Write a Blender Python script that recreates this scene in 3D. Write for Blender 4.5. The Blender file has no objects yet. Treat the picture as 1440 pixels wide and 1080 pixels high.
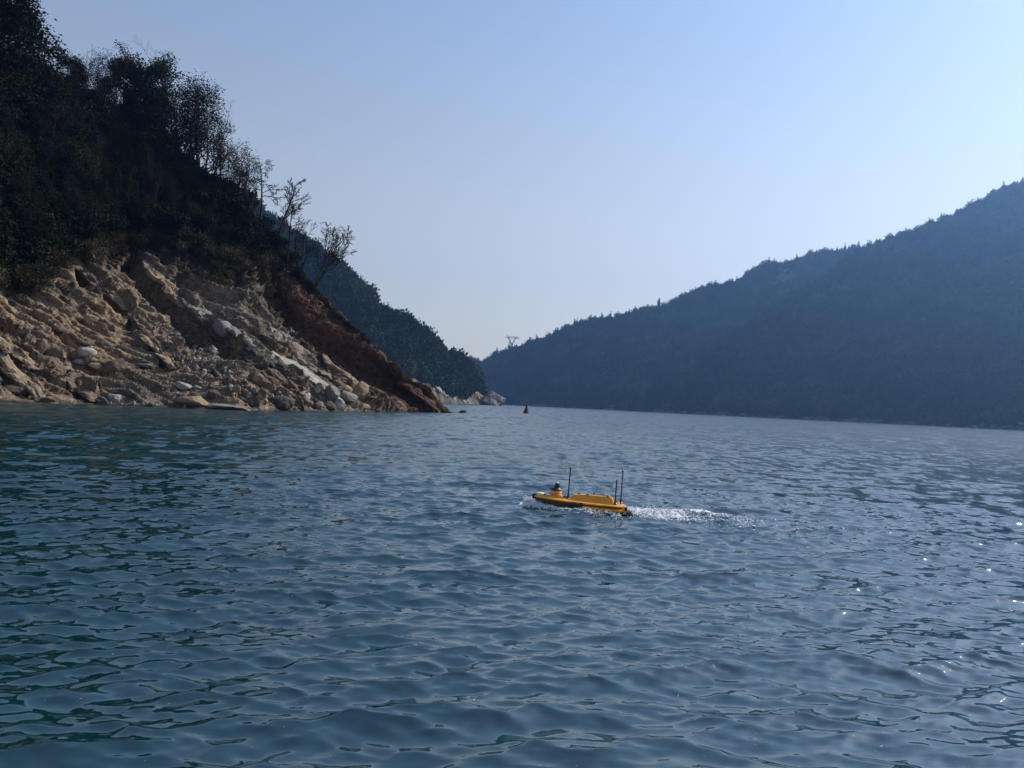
import bpy, bmesh, math, random
import numpy as np
from mathutils import Vector, Matrix, Euler
from mathutils.bvhtree import BVHTree

rad = math.radians
S = bpy.context.scene
COL = S.collection
random.seed(7)
RNG = np.random.default_rng(11)

# ------------------------------------------------------------------ camera
F = 1080.0                       # focal length in photo pixels (1440 wide)
PITCH, ROLL, CAMH = rad(1.5), rad(2.75), 2.0
r0 = Vector((1, 0, 0)); f0 = Vector((0, math.cos(PITCH), math.sin(PITCH))); u0 = r0.cross(f0)
cr = r0 * math.cos(ROLL) + u0 * math.sin(ROLL)
cu = u0 * math.cos(ROLL) - r0 * math.sin(ROLL)
camd = bpy.data.cameras.new('camera'); cam = bpy.data.objects.new('camera', camd); COL.objects.link(cam)
cam.matrix_world = Matrix(((cr.x, cu.x, -f0.x, 0), (cr.y, cu.y, -f0.y, 0), (cr.z, cu.z, -f0.z, CAMH), (0, 0, 0, 1)))
camd.sensor_width = 36; camd.lens = 36 * F / 1440; camd.clip_start = .05; camd.clip_end = 20000
S.camera = cam

# ------------------------------------------------------------------ light
SUN_AZ, SUN_EL = rad(62), rad(38)          # azimuth to the right of +Y
w = bpy.data.worlds.new('World'); S.world = w; w.use_nodes = True
nt = w.node_tree; nt.nodes.clear()
sky = nt.nodes.new('ShaderNodeTexSky'); sky.sky_type = 'NISHITA'; sky.sun_disc = False
sky.sun_elevation = SUN_EL; sky.sun_rotation = SUN_AZ
sky.air_density = 1.0; sky.dust_density = .35; sky.ozone_density = 1.3; sky.altitude = 400
bg = nt.nodes.new('ShaderNodeBackground'); bg.inputs[1].default_value = 0.122
ow = nt.nodes.new('ShaderNodeOutputWorld')
# the low air is dusty: colour thins out towards the horizon, all the way round
tcw = nt.nodes.new('ShaderNodeTexCoord'); spw = nt.nodes.new('ShaderNodeSeparateXYZ'); nt.links.new(tcw.outputs['Generated'], spw.inputs[0])
mrw = nt.nodes.new('ShaderNodeMapRange'); mrw.interpolation_type = 'SMOOTHSTEP'; nt.links.new(spw.outputs[2], mrw.inputs[0])
for i_, v_ in ((1, -.05), (2, .62), (3, .22), (4, .95)): mrw.inputs[i_].default_value = v_
hsw = nt.nodes.new('ShaderNodeHueSaturation'); nt.links.new(sky.outputs[0], hsw.inputs['Color']); nt.links.new(mrw.outputs[0], hsw.inputs['Saturation'])
mxw = nt.nodes.new('ShaderNodeMix'); mxw.data_type = 'RGBA'; mxw.blend_type = 'MULTIPLY'; mxw.inputs[0].default_value = 1
mrt = nt.nodes.new('ShaderNodeMapRange'); nt.links.new(spw.outputs[2], mrt.inputs[0])
for i_, v_ in ((1, .0), (2, .52), (3, 0.), (4, 1.)): mrt.inputs[i_].default_value = v_
tnt = nt.nodes.new('ShaderNodeMix'); tnt.data_type = 'RGBA'; nt.links.new(mrt.outputs[0], tnt.inputs[0])
tnt.inputs[6].default_value = (.80, .725, .60, 1); tnt.inputs[7].default_value = (1.27, 1.24, 1.21, 1); nt.links.new(tnt.outputs[2], mxw.inputs[7])
nt.links.new(hsw.outputs[0], mxw.inputs[6]); nt.links.new(mxw.outputs[2], bg.inputs[0]); nt.links.new(bg.outputs[0], ow.inputs[0])
sd = bpy.data.lights.new('sun', 'SUN'); sun = bpy.data.objects.new('sun', sd); COL.objects.link(sun)
sd.energy = 5.0; sd.angle = rad(.55); sd.color = (1, .93, .82)
SUNV = Vector((math.sin(SUN_AZ) * math.cos(SUN_EL), math.cos(SUN_AZ) * math.cos(SUN_EL), math.sin(SUN_EL)))
sun.rotation_euler = (-SUNV).to_track_quat('-Z', 'Y').to_euler()
S.view_settings.view_transform = 'Standard'; S.view_settings.look = 'None'
S.view_settings.gamma = 1; S.view_settings.exposure = 0.33; S.view_settings.use_curve_mapping = False
S.render.engine = 'CYCLES'
S.cycles.use_denoising = True
S.cycles.max_bounces = 6; S.cycles.volume_bounces = 0; S.cycles.diffuse_bounces = 2
S.cycles.glossy_bounces = 3; S.cycles.transmission_bounces = 2
S.cycles.sample_clamp_indirect = 4; S.cycles.sample_clamp_direct = 8
HAZE_D, HAZE_COL, HAZE_G = 0.00017, (.25, .50, 1.0), .62

# ------------------------------------------------------------------ helpers
def ray(px, py):
    return (cr * ((px - 720) / F) + cu * ((540 - py) / F) + f0).normalized()
def ang(px, py):
    d = ray(px, py); h = math.hypot(d.x, d.y)
    return math.atan2(d.x, d.y), d.z / h
def pol(th, r, z):
    return Vector((math.sin(th) * r, math.cos(th) * r, z))
def water_at(px, py):
    d = ray(px, py); t = -CAMH / d.z
    return Vector((0, 0, CAMH)) + d * t

def tag(o, label=None, cat=None, group=None, kind=None):
    if label: o['label'] = label
    if cat: o['category'] = cat
    if group: o['group'] = group
    if kind: o['kind'] = kind
    return o
def mesh_np(name, V, Fc, mats=(), smooth=True, idx=None):
    V = np.asarray(V, dtype=np.float32); Fc = np.asarray(Fc, dtype=np.int32)
    me = bpy.data.meshes.new(name)
    k = Fc.shape[1]
    me.vertices.add(len(V)); me.vertices.foreach_set('co', V.ravel())
    me.loops.add(Fc.size); me.loops.foreach_set('vertex_index', Fc.ravel())
    me.polygons.add(len(Fc)); me.polygons.foreach_set('loop_start', np.arange(0, Fc.size, k, dtype=np.int32))
    me.polygons.foreach_set('use_smooth', np.full(len(Fc), smooth, dtype=bool))
    for m in mats: me.materials.append(m)
    if idx is not None: me.polygons.foreach_set('material_index', np.asarray(idx, dtype=np.int32))
    me.update(calc_edges=True)
    return me
def link(name, me, parent=None):
    o = bpy.data.objects.new(name, me); COL.objects.link(o)
    if parent: o.parent = parent
    return o
def empty(name, loc, rz=0):
    o = bpy.data.objects.new(name, None); COL.objects.link(o); o.location = loc; o.rotation_euler = (0, 0, rz)
    o.empty_display_size = .2
    return o
def fattr(me, name, arr):
    a = me.attributes.new(name, 'FLOAT', 'POINT'); a.data.foreach_set('value', np.asarray(arr, dtype=np.float32).ravel())
def grid_faces(nu, nv):
    i = np.arange(nu * nv).reshape(nu, nv)
    return np.stack([i[:-1, :-1], i[1:, :-1], i[1:, 1:], i[:-1, 1:]], -1).reshape(-1, 4)

# vectorised value noise
def _h(ix, iy, iz, s):
    n = (ix * 374761393 + iy * 668265263 + iz * 1274126177 + s * 974634777) & 0xffffffff
    n = ((n ^ (n >> 13)) * 1274126177) & 0xffffffff
    n = ((n ^ (n >> 15)) * 2246822519) & 0xffffffff
    return ((n ^ (n >> 16)) & 0xffff) / 32767.5 - 1
def vnoise(x, y, z, s=0):
    x, y, z = np.broadcast_arrays(x, y, z)
    fx, fy, fz = np.floor(x), np.floor(y), np.floor(z)
    ix, iy, iz = fx.astype(np.int64), fy.astype(np.int64), fz.astype(np.int64)
    tx, ty, tz = x - fx, y - fy, z - fz
    tx = tx * tx * tx * (tx * (tx * 6 - 15) + 10); ty = ty * ty * ty * (ty * (ty * 6 - 15) + 10); tz = tz * tz * tz * (tz * (tz * 6 - 15) + 10)
    o = 0
    for a in (0, 1):
        for b in (0, 1):
            for c in (0, 1):
                o = o + _h(ix + a, iy + b, iz + c, s) * (tx if a else 1 - tx) * (ty if b else 1 - ty) * (tz if c else 1 - tz)
    return o
def fbm(x, y, z, octv=4, s=0, gain=.5, ridged=False):
    o = 0; a = 1.0; t = 0
    for k in range(octv):
        n = vnoise(x * 2 ** k + 17.3 * k, y * 2 ** k + 5.1 * k, z * 2 ** k - 9.7 * k, s + k)
        if ridged: n = 1 - 2 * np.abs(n)
        o = o + a * n; t += a; a *= gain
    return o / t
def sst(a, b, x):
    t = np.clip((x - a) / (b - a), 0, 1); return t * t * (3 - 2 * t)

# ------------------------------------------------------------------ materials
class NT:
    def __init__(s, name):
        s.m = bpy.data.materials.new(name); s.m.use_nodes = True; s.t = s.m.node_tree; s.t.nodes.clear()
        s.out = s.n('ShaderNodeOutputMaterial'); s.p = s.n('ShaderNodeBsdfPrincipled'); s.l(s.p.outputs[0], s.out.inputs[0])
    def n(s, t, **k):
        o = s.t.nodes.new(t)
        for a, b in k.items(): setattr(o, a, b)
        return o
    def l(s, a, b): s.t.links.new(a, b)
    def setv(s, sock, v):
        if hasattr(v, 'links'): s.l(v, sock)
        elif isinstance(v, (tuple, list)) and len(v) == 3 and sock.type == 'RGBA': sock.default_value = (*v, 1)
        else: sock.default_value = v
    def noise(s, scale, detail=4, rough=.55, vec=None, dist=0, sc3=None, out=0):
        n = s.n('ShaderNodeTexNoise'); n.inputs['Scale'].default_value = scale
        n.inputs['Detail'].default_value = detail; n.inputs['Roughness'].default_value = rough; n.inputs['Distortion'].default_value = dist
        if vec is None: vec = s.geo()
        if sc3: 
            mp = s.n('ShaderNodeMapping'); mp.inputs['Scale'].default_value = sc3[:3]
            if len(sc3) > 3: mp.inputs['Rotation'].default_value = sc3[3]
            s.l(vec, mp.inputs[0]); vec = mp.outputs[0]
        s.l(vec, n.inputs['Vector']); return n.outputs[out]
    def geo(s):
        if not hasattr(s, 'g'): s.g = s.n('ShaderNodeNewGeometry')
        return s.g.outputs['Position']
    def obj(s):
        return s.n('ShaderNodeTexCoord').outputs['Object']
    def ramp(s, fac, stops):
        r = s.n('ShaderNodeValToRGB'); e = r.color_ramp.elements
        while len(e) < len(stops): e.new(.5)
        for i, (p, c) in enumerate(stops):
            e[i].position = p; e[i].color = (*c, 1) if isinstance(c, (tuple, list)) else (c, c, c, 1)
        s.l(fac, r.inputs[0]); return r.outputs[0]
    def mix(s, fac, a, b, mode='MIX'):
        m = s.n('ShaderNodeMix', data_type='RGBA', blend_type=mode)
        s.setv(m.inputs[0], fac); s.setv(m.inputs[6], a); s.setv(m.inputs[7], b); return m.outputs[2]
    def math(s, op, a, b=0.0, c=None):
        m = s.n('ShaderNodeMath', operation=op); s.setv(m.inputs[0], a); s.setv(m.inputs[1], b)
        if c is not None: s.setv(m.inputs[2], c)
        return m.outputs[0]
    def attr(s, name, out='Fac'):
        a = s.n('ShaderNodeAttribute'); a.attribute_name = name; return a.outputs[out]
    def bump(s, h, strength, dist):
        b = s.n('ShaderNodeBump'); b.inputs['Strength'].default_value = strength; b.inputs['Distance'].default_value = dist
        s.l(h, b.inputs['Height']); s.l(b.outputs[0], s.p.inputs['Normal'])
    def base(s, c): s.setv(s.p.inputs['Base Color'], c)
    def rough(s, v): s.setv(s.p.inputs['Roughness'], v)
    def spec(s, v): s.setv(s.p.inputs['Specular IOR Level'], v)

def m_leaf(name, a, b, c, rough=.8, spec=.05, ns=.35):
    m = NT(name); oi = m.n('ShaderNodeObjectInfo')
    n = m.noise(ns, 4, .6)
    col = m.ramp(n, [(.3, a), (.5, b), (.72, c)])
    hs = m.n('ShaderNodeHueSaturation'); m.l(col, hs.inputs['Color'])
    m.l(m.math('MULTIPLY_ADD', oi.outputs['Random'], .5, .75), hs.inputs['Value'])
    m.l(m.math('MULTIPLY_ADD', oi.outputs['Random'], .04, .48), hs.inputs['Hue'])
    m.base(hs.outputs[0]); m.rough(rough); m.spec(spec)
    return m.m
M = {}
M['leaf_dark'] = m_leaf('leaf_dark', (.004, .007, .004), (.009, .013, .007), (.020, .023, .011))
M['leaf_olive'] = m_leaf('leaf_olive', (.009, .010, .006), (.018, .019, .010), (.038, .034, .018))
M['leaf_dry'] = m_leaf('leaf_dry', (.028, .023, .012), (.06, .048, .026), (.115, .09, .048), .8, .1)
M['leaf_far'] = m_leaf('leaf_far', (.008, .014, .009), (.022, .032, .018), (.060, .066, .036), .9, .0, .016)
def m_bark(name, a, b):
    m = NT(name); m.base(m.ramp(m.noise(6, 4), [(.3, a), (.7, b)])); m.rough(.9); m.spec(.1); return m.m
M['bark'] = m_bark('bark', (.012, .010, .008), (.032, .026, .021))
M['bark_pale'] = m_bark('bark_pale', (.018, .015, .013), (.055, .045, .036))

def m_rock(name, dark, mid, light, bump=.6, strat=True, obj=True):
    m = NT(name); v = m.geo()
    n1 = m.noise(.55, 5, .6, v); n2 = m.noise(3.2, 6, .65, v)
    st = m.noise(1.0, 4, .6, v, .4, (.35, .35, 3.2, (0, rad(35), rad(20))))
    c = m.ramp(n2, [(.28, dark), (.5, mid), (.72, light)])
    c = m.mix(m.ramp(n1, [(.35, .0), (.7, .8)]), c, tuple(x * .6 for x in mid))
    c = m.mix(m.math('MULTIPLY', st, .5), c, light)
    m.base(c); m.rough(.9); m.spec(.15)
    h = m.math('ADD', m.noise(1.6, 8, .7, v), m.math('MULTIPLY', st, .6))
    m.bump(h, bump, .35)
    return m.m
M['rock_grey'] = m_rock('rock_grey', (.075, .068, .062), (.16, .145, .13), (.30, .275, .25))
M['rock_pale'] = m_rock('rock_pale', (.14, .128, .11), (.27, .25, .215), (.42, .39, .34), .4)
M['rock_dark'] = m_rock('rock_dark', (.028, .024, .022), (.06, .052, .047), (.115, .10, .09))
M['rock_tan'] = m_rock('rock_tan', (.10, .07, .047), (.22, .16, .105), (.36, .275, .19))
M['rock_brown'] = m_rock('rock_brown', (.05, .035, .027), (.115, .08, .06), (.21, .155, .115))
M['rock_red'] = m_rock('rock_red', (.03, .015, .011), (.07, .036, .027), (.13, .075, .055))

def m_near():
    m = NT('hillside_earth_and_rock'); v = m.geo()
    n1 = m.noise(.16, 5, .6, v, .6); n2 = m.noise(1.3, 8, .68, v, .3); n3 = m.noise(7, 5, .7, v)
    st = m.noise(.8, 6, .62, v, .5, (.25, .25, 3.4, (0, rad(38), rad(25))))
    tan = m.ramp(n2, [(.25, (.095, .061, .039)), (.5, (.29, .205, .135)), (.75, (.52, .405, .285))])
    grey = m.ramp(n2, [(.25, (.055, .045, .038)), (.5, (.165, .137, .113)), (.75, (.37, .32, .27))])
    red = m.ramp(n2, [(.25, (.045, .021, .015)), (.5, (.125, .064, .045)), (.75, (.24, .145, .105))])
    c = m.mix(m.ramp(m.math('ADD', n1, m.math('MULTIPLY', st, .35)), [(.64, .0), (.84, .9)]), tan, grey)
    c = m.mix(m.math('MULTIPLY', m.attr('grey'), m.ramp(st, [(.3, .5), (.6, 1.)])), c, grey)
    c = m.mix(m.ramp(m.math('ADD', m.attr('red'), m.math('MULTIPLY', m.math('SUBTRACT', n1, .5), .7)), [(.35, 0.), (.6, 1.)]), c, red)
    c = m.mix(m.math('MULTIPLY', m.attr('frac'), .55), c, grey)
    c = m.mix(1.0, c, m.ramp(m.attr('tone'), [(.0, .5), (.5, .95), (1., 1.0)]), 'MULTIPLY')
    litter_shade = m.ramp(n2, [(.3, (.012, .011, .007)), (.7, (.045, .036, .022))])  # dark litter colour, also laid where the rock below the brush is shaded
    c = m.mix(m.ramp(m.math('ADD', m.attr('veg'), m.math('MULTIPLY', m.math('SUBTRACT', n2, .5), 1.1)), [(.4, 0.), (.62, 1.)]), c, litter_shade)
    c = m.mix(m.ramp(n3, [(.32, .35), (.5, 0.)]), c, (.03, .022, .017))
    sp = m.n('ShaderNodeSeparateXYZ'); m.l(v, sp.inputs[0])
    wet = m.ramp(m.math('ADD', m.math('MULTIPLY', sp.outputs[2], 1.2), m.math('MULTIPLY', n2, .5)), [(.2, .85), (.75, 0.)])
    c = m.mix(wet, c, (.022, .018, .014))
    m.base(c); m.rough(.93); m.spec(.1)
    h = m.math('ADD', m.math('ADD', m.math('MULTIPLY', n2, .6), m.math('MULTIPLY', n3, .25)), m.math('MULTIPLY', st, 1.5))
    vo = m.n('ShaderNodeTexVoronoi', feature='DISTANCE_TO_EDGE'); mp = m.n('ShaderNodeMapping'); mp.inputs['Scale'].default_value = (.7, .7, 2.2); mp.inputs['Rotation'].default_value = (0, rad(38), rad(25))
    wv_ = m.n('ShaderNodeVectorMath', operation='ADD'); nn_ = m.noise(1.2, 4, .6, v, out=1); m.l(v, wv_.inputs[0]); m.l(nn_, wv_.inputs[1])
    m.l(wv_.outputs[0], mp.inputs[0]); m.l(mp.outputs[0], vo.inputs['Vector'])
    h = m.math('ADD', h, m.math('MULTIPLY', m.ramp(vo.outputs['Distance'], [(0., 0.), (.07, 1.)]), .55))
    m.bump(h, .62, .5)
    return m.m
M['near'] = m_near()
def m_far():
    m = NT('wooded_slope_ground'); v = m.geo()
    n2 = m.noise(.05, 6, .6, v)
    c = m.ramp(n2, [(.3, (.012, .016, .010)), (.7, (.035, .040, .022))])
    sp = m.n('ShaderNodeSeparateXYZ'); m.l(v, sp.inputs[0])
    soil = m.ramp(m.noise(.12, 6, .65, v), [(.3, (.04, .032, .025)), (.5, (.10, .08, .06)), (.8, (.24, .21, .175))])
    b = m.attr('bare')
    c = m.mix(m.ramp(m.math('ADD', b, m.math('MULTIPLY', m.math('SUBTRACT', m.noise(.09, 5, .7, v), .5), 1.2)), [(.4, 0.), (.6, 1.)]), c, soil)
    m.base(c); m.rough(.95); m.spec(.05); m.bump(m.noise(.2, 6, .6, v), .8, 3)
    return m.m
M['far'] = m_far()

def m_plain(name, c, rough=.5, spec=.5, var=.0, vs=8, metal=0, coat=0):
    m = NT(name)
    if var:
        o = m.obj(); n = m.noise(vs, 5, .65, o)
        m.base(m.mix(m.ramp(n, [(.35, 0.), (.7, 1.)]), c, tuple(x * (1 - var) for x in c)))
        m.setv(m.p.inputs['Roughness'], m.math('MULTIPLY_ADD', n, .25, rough - .1))
    else: m.base(c); m.rough(rough)
    m.spec(spec); m.p.inputs['Metallic'].default_value = metal; m.p.inputs['Coat Weight'].default_value = coat
    return m.m
M['yellow'] = m_plain('yellow_gelcoat', (.80, .32, .010), .32, .5, .22, 5, coat=.3)
M['orange'] = m_plain('orange_plastic', (.66, .22, .02), .4, .5, .15)
M['cream'] = m_plain('cream_plastic', (.72, .62, .38), .45, .5, .2)
M['black'] = m_plain('black_plastic', (.012, .013, .016), .38, .5, .2)
M['rubber'] = m_plain('black_rubber', (.02, .02, .022), .7, .3, .3)
M['dome'] = m_plain('smoked_dome', (.01, .01, .012), .06, .7)
M['white'] = m_plain('white_plastic', (.75, .75, .74), .35, .5, .1)
M['steel'] = m_plain('galvanised_steel', (.22, .23, .25), .5, .5, .2, 2, metal=.6)
M['buoy'] = m_plain('faded_red_paint', (.075, .012, .012), .6, .4, .5, 3)
M['foam'] = m_plain('white_foam', (.82, .85, .87), .6, .4)

def m_water():
    m = NT('lake_water'); v = m.geo()
    g = m.g
    lod = m.attr('lod'); chop = m.attr('chop')
    # tilt of the surface: fine ripples near, unresolved chop far
    def tilt(scale, det, k, sc3):
        n = m.noise(scale, det, .55, v, .3, sc3, out=1)
        s = m.n('ShaderNodeVectorMath', operation='SUBTRACT'); m.l(n, s.inputs[0]); s.inputs[1].default_value = (.5, .5, .5)
        f = m.n('ShaderNodeVectorMath', operation='MULTIPLY'); m.l(s.outputs[0], f.inputs[0]); f.inputs[1].default_value = (1, 1.25, 0)
        q = m.n('ShaderNodeVectorMath', operation='SCALE'); m.l(f.outputs[0], q.inputs[0]); m.setv(q.inputs['Scale'], k); return q.outputs[0]
    a = tilt(9.5, 2, m.math('MULTIPLY_ADD', chop, .16, .27), (.36, 1.5, 1, (0, 0, rad(-9))))
    b = tilt(1.7, 3, m.math('MULTIPLY', lod, .55), (.5, 1.2, 1, (0, 0, rad(-8))))
    ad = m.n('ShaderNodeVectorMath', operation='ADD'); m.l(a, ad.inputs[0]); m.l(b, ad.inputs[1])
    d_ = tilt(1.0, 2, m.math('MULTIPLY', lod, 1.0), (1.7, .6, 1, (0, 0, rad(-4))))
    e_ = tilt(1.0, 1, m.math('MULTIPLY', m.attr('far'), 1.35), (1.0, .13, 1, (0, 0, rad(-3))))
    adx = m.n('ShaderNodeVectorMath', operation='ADD'); m.l(d_, adx.inputs[0]); m.l(e_, adx.inputs[1]); d_ = adx.outputs[0]
    ad0 = m.n('ShaderNodeVectorMath', operation='ADD'); m.l(ad.outputs[0], ad0.inputs[0]); m.l(d_, ad0.inputs[1])
    c_ = tilt(24, 0, .06, (.6, 1.2, 1, (0, 0, rad(-8))))
    ad1 = m.n('ShaderNodeVectorMath', operation='ADD'); m.l(ad0.outputs[0], ad1.inputs[0]); m.l(c_, ad1.inputs[1])
    ad2 = m.n('ShaderNodeVectorMath', operation='ADD'); m.l(ad1.outputs[0], ad2.inputs[0]); m.l(g.outputs['Normal'], ad2.inputs[1])
    nm = m.n('ShaderNodeVectorMath', operation='NORMALIZE'); m.l(ad2.outputs[0], nm.inputs[0])
    m.l(nm.outputs[0], m.p.inputs['Normal'])
    foam = m.attr('foam')
    fn = m.noise(15, 6, .8, v, .8)
    ff = m.ramp(m.math('ADD', foam, m.math('MULTIPLY', m.math('SUBTRACT', fn, .5), 2.6)), [(.44, 0.), (.66, 1.)])
    deep = m.mix(m.ramp(m.noise(.12, 3, .5, v), [(.3, 0.), (.7, 1.)]), (.0008, .019, .023), (.0015, .028, .032))
    m.base(m.mix(ff, deep, (.8, .84, .87)))
    m.setv(m.p.inputs['Roughness'], m.math('ADD', m.math('MULTIPLY_ADD', ff, .5, .012), m.math('MULTIPLY', m.math('POWER', lod, 1.8), .23)))
    m.p.inputs['IOR'].default_value = 1.88
    m.spec(.7)
    return m.m
M['water'] = m_water()

# ------------------------------------------------------------------ boat pose (needed by the wake)
BOW = water_at(752, 713); STERN = water_at(875.5, 722.5)
BOAT_C = (BOW + STERN) / 2
HEAD = math.atan2(BOW.y - STERN.y, BOW.x - STERN.x)
BL = (BOW - STERN).length
hx, hy = math.cos(HEAD), math.sin(HEAD)

# ------------------------------------------------------------------ water
def make_waves():
    g = np.random.default_rng(5); W = []
    # main wind chop: comes towards the camera and slightly to the right
    for lam in np.exp(np.linspace(math.log(.085), math.log(3.4), 190)):
        lam *= g.uniform(.93, 1.07)
        spread = rad(28) if lam > .5 else rad(40)
        th = rad(-78) + g.normal() * spread * .62
        k = 2 * math.pi / lam
        slope = .031 * (1.0 if lam < .45 else (.45 / lam) ** .8) * (1.12 if lam > .16 else 1.12 * (lam / .16) ** .5)
        W.append((k * math.cos(th), k * math.sin(th), slope / k, g.uniform(0, 6.283), lam))
    for lam, th, am in ((2.3, -58, .008), (3.1, -85, .009), (1.9, -102, .006), (4.4, -70, .011)):
        k = 2 * math.pi / lam
        W.append((k * math.cos(rad(th)), k * math.sin(rad(th)), am, g.uniform(0, 6.283), lam))
    return W
WAVES = make_waves()
def wake_height(x, y):
    """height and foam of the boat's wake, in boat coordinates"""
    dx, dy = x - BOAT_C.x, y - BOAT_C.y
    a = dx * hx + dy * hy; b = -dx * hy + dy * hx         # a forward, b to port (far side is b<0)
    L = BL / 2
    ab = np.abs(b)
    # bow wave on both sides
    s = L + .15 - a                                       # distance behind the bow
    bw = .10 + .34 * np.clip(s, 0, 9)
    z = .085 * np.exp(-((ab - bw) / (.10 + .05 * np.clip(s, 0, 9))) ** 2) * np.exp(-np.clip(s, 0, 9) / 1.1) * sst(-.25, .05, s)
    foam = 1.05 * np.exp(-((ab - bw) / (.14 + .04 * np.clip(s, 0, 9))) ** 2) * np.exp(-np.clip(s, 0, 9) / .9) * sst(-.3, -.05, s)
    # diverging wave arms behind
    z = z + .05 * np.exp(-((ab - bw) / .30) ** 2) * np.exp(-np.clip(s, 0, 30) / 4.0) * sst(.4, 1.4, s)
    # stern: turbulent trail, its crest on the far side
    t = -L - a + .05
    tp = np.clip(t, 0, 30)
    wd = .17 + .10 * tp
    n = fbm(x * 3.2, y * 3.2, 0 * x, 4, 91)
    z = z + (.055 * np.exp(-(b / wd) ** 2) * np.exp(-tp / 2.6) * (1 + 1.1 * n) - .05 * np.exp(-((ab - wd * 1.5) / (.12 + .05 * tp)) ** 2) * np.exp(-tp / 2.0)) * sst(-.1, .25, t)
    z = z + .12 * np.exp(-((b + .18 + .16 * tp) / (.13 + .04 * tp)) ** 2) * np.exp(-((tp - 1.25) / .95) ** 2) * (1 + .5 * n)
    foam = foam + (1.0 * np.exp(-((b - .02) / (wd * .9)) ** 2) * np.exp(-tp / 1.25) + .16 * np.exp(-(b / (wd * 1.4)) ** 2) * np.exp(-tp / 6) + n * .35 * np.exp(-(b / wd) ** 2) * np.exp(-tp / 3)) * sst(-.05, .12, t)
    foam = foam + .62 * np.exp(-((b + .22 + .16 * tp) / (.14 + .04 * tp)) ** 2) * np.exp(-((tp - 1.35) / 1.0) ** 2)
    foam = foam + .85 * np.exp(-((ab - .36) / .07) ** 2) * sst(.2, -.1, a + .0) * sst(-L - .2, -L + .2, a)
    chop = np.exp(-(np.clip(ab - .3 - .25 * tp, 0, 9) / .5) ** 2) * sst(-L * 1.5, -L, -a * 0 - 0) * 0 + np.exp(-(b / (wd * 2.2)) ** 2) * np.exp(-tp / 5) * sst(-.2, .3, t)
    return z, foam, chop
def build_water():
    def rings(lo, hi, k): return np.exp(np.arange(math.log(lo), math.log(hi), k))
    r = np.concatenate([rings(1.2, 3.2, .03), rings(3.2, 12.6, .0042), rings(12.62, 21, .0030), rings(21, 60, .0056), rings(60, 200, .011),
                        rings(200, 3300, .06), [3400]])
    ths = np.concatenate([np.arange(-180, -44, 4.), np.arange(-44, 44.01, .118), np.arange(48, 181, 4.)])
    th = np.radians(ths)
    nu, nv = len(th), len(r)
    T, R = np.meshgrid(th, r, indexing='ij')
    X, Y = np.sin(T) * R, np.cos(T) * R
    dr = np.gradient(r)
    dth = np.abs(np.gradient(th))
    sp = np.maximum(dr[None, :] * 1.0, dth[:, None] * r[None, :])
    Z = np.zeros_like(X); DX = np.zeros_like(X); DY = np.zeros_like(X)
    lost = np.zeros_like(X); tot = 0
    gust = 1 + .28 * fbm(X * .09, Y * .09, 0 * X, 3, 33)
    for kx, ky, am, ph, lam in WAVES:
        wgt = sst(1.6, 3.4, lam / sp)
        s2 = (am * math.hypot(kx, ky)) ** 2
        lost += (1 - wgt) * s2; tot += s2
        cmax = np.nonzero(wgt.max(0) > 0)[0]
        if len(cmax) == 0: continue
        c = slice(0, cmax[-1] + 1)
        p = kx * X[:, c] + ky * Y[:, c] + ph
        A = am * wgt[:, c]
        k = math.hypot(kx, ky); sn = np.sin(p)
        Z[:, c] += A * np.cos(p); DX[:, c] -= 1.15 * A * kx / k * sn; DY[:, c] -= 1.15 * A * ky / k * sn
    Z *= gust; DX *= gust; DY *= gust
    c = (r > 7) & (r < 30)
    wz, fo, ch = wake_height(X[:, c], Y[:, c])
    foam = np.zeros_like(X); chop = np.zeros_like(X)
    Z[:, c] += wz; foam[:, c] = fo; chop[:, c] = ch
    V = np.stack([X + DX, Y + DY, Z], -1).reshape(-1, 3)
    me = mesh_np('water', V, grid_faces(nu, nv)[:, ::-1], [M['water']])
    fattr(me, 'lod', np.sqrt(lost / tot)); fattr(me, 'far', sst(45, 110, R)); fattr(me, 'foam', foam); fattr(me, 'chop', chop)
    o = link('water', me); tag(o, kind='structure', label='rippled teal lake water')
    return X, Y, Z
WX, WY, WZ = build_water()

# ------------------------------------------------------------------ terrain from sight lines
def prof(pts):
    A = [ang(*p) for p in pts]; A.sort(); return np.array([a[0] for a in A]), np.array([a[1] for a in A])
def ipl(x, xs, ys): return np.interp(x, xs, ys)

near_sil = [(-900, -560), (-420, -480), (-260, -330), (-120, -150), (-40, 20), (0, 90), (100, 150), (200, 185), (300, 268), (350, 303), (376, 324), (392, 352), (412, 380), (436, 404), (455, 424), (470, 440),
            (486, 455), (505, 470), (530, 492), (545, 508), (565, 523), (583, 533), (600, 547), (620, 563), (634, 573), (646, 580), (660, 586)]
near_wl = [(-900, 546), (-420, 555), (-200, 560), (0, 565), (60, 567), (140, 569), (240, 573), (330, 577), (450, 578), (560, 580), (620, 580.5), (646, 581), (660, 581.5)]
ns_t, ns_e = prof([(a, b + 7 * min(1, max(0, (a - 520) / 40))) for a, b in near_sil])
nw = [water_at(*p) for p in near_wl]
nw_t = np.array([math.atan2(p.x, p.y) for p in nw]); nw_r = np.array([math.hypot(p.x, p.y) for p in nw])
# where pixel column -> azimuth at shore level
def pxth(px, py=500): return ang(px, py)[0]
NU, NV = 760, 470
thN = np.concatenate([np.linspace(ang(-880, 560)[0], ang(-90, 560)[0], 70, endpoint=False), np.linspace(ang(-90, 560)[0], ang(652, 580)[0], NU - 70)])
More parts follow.
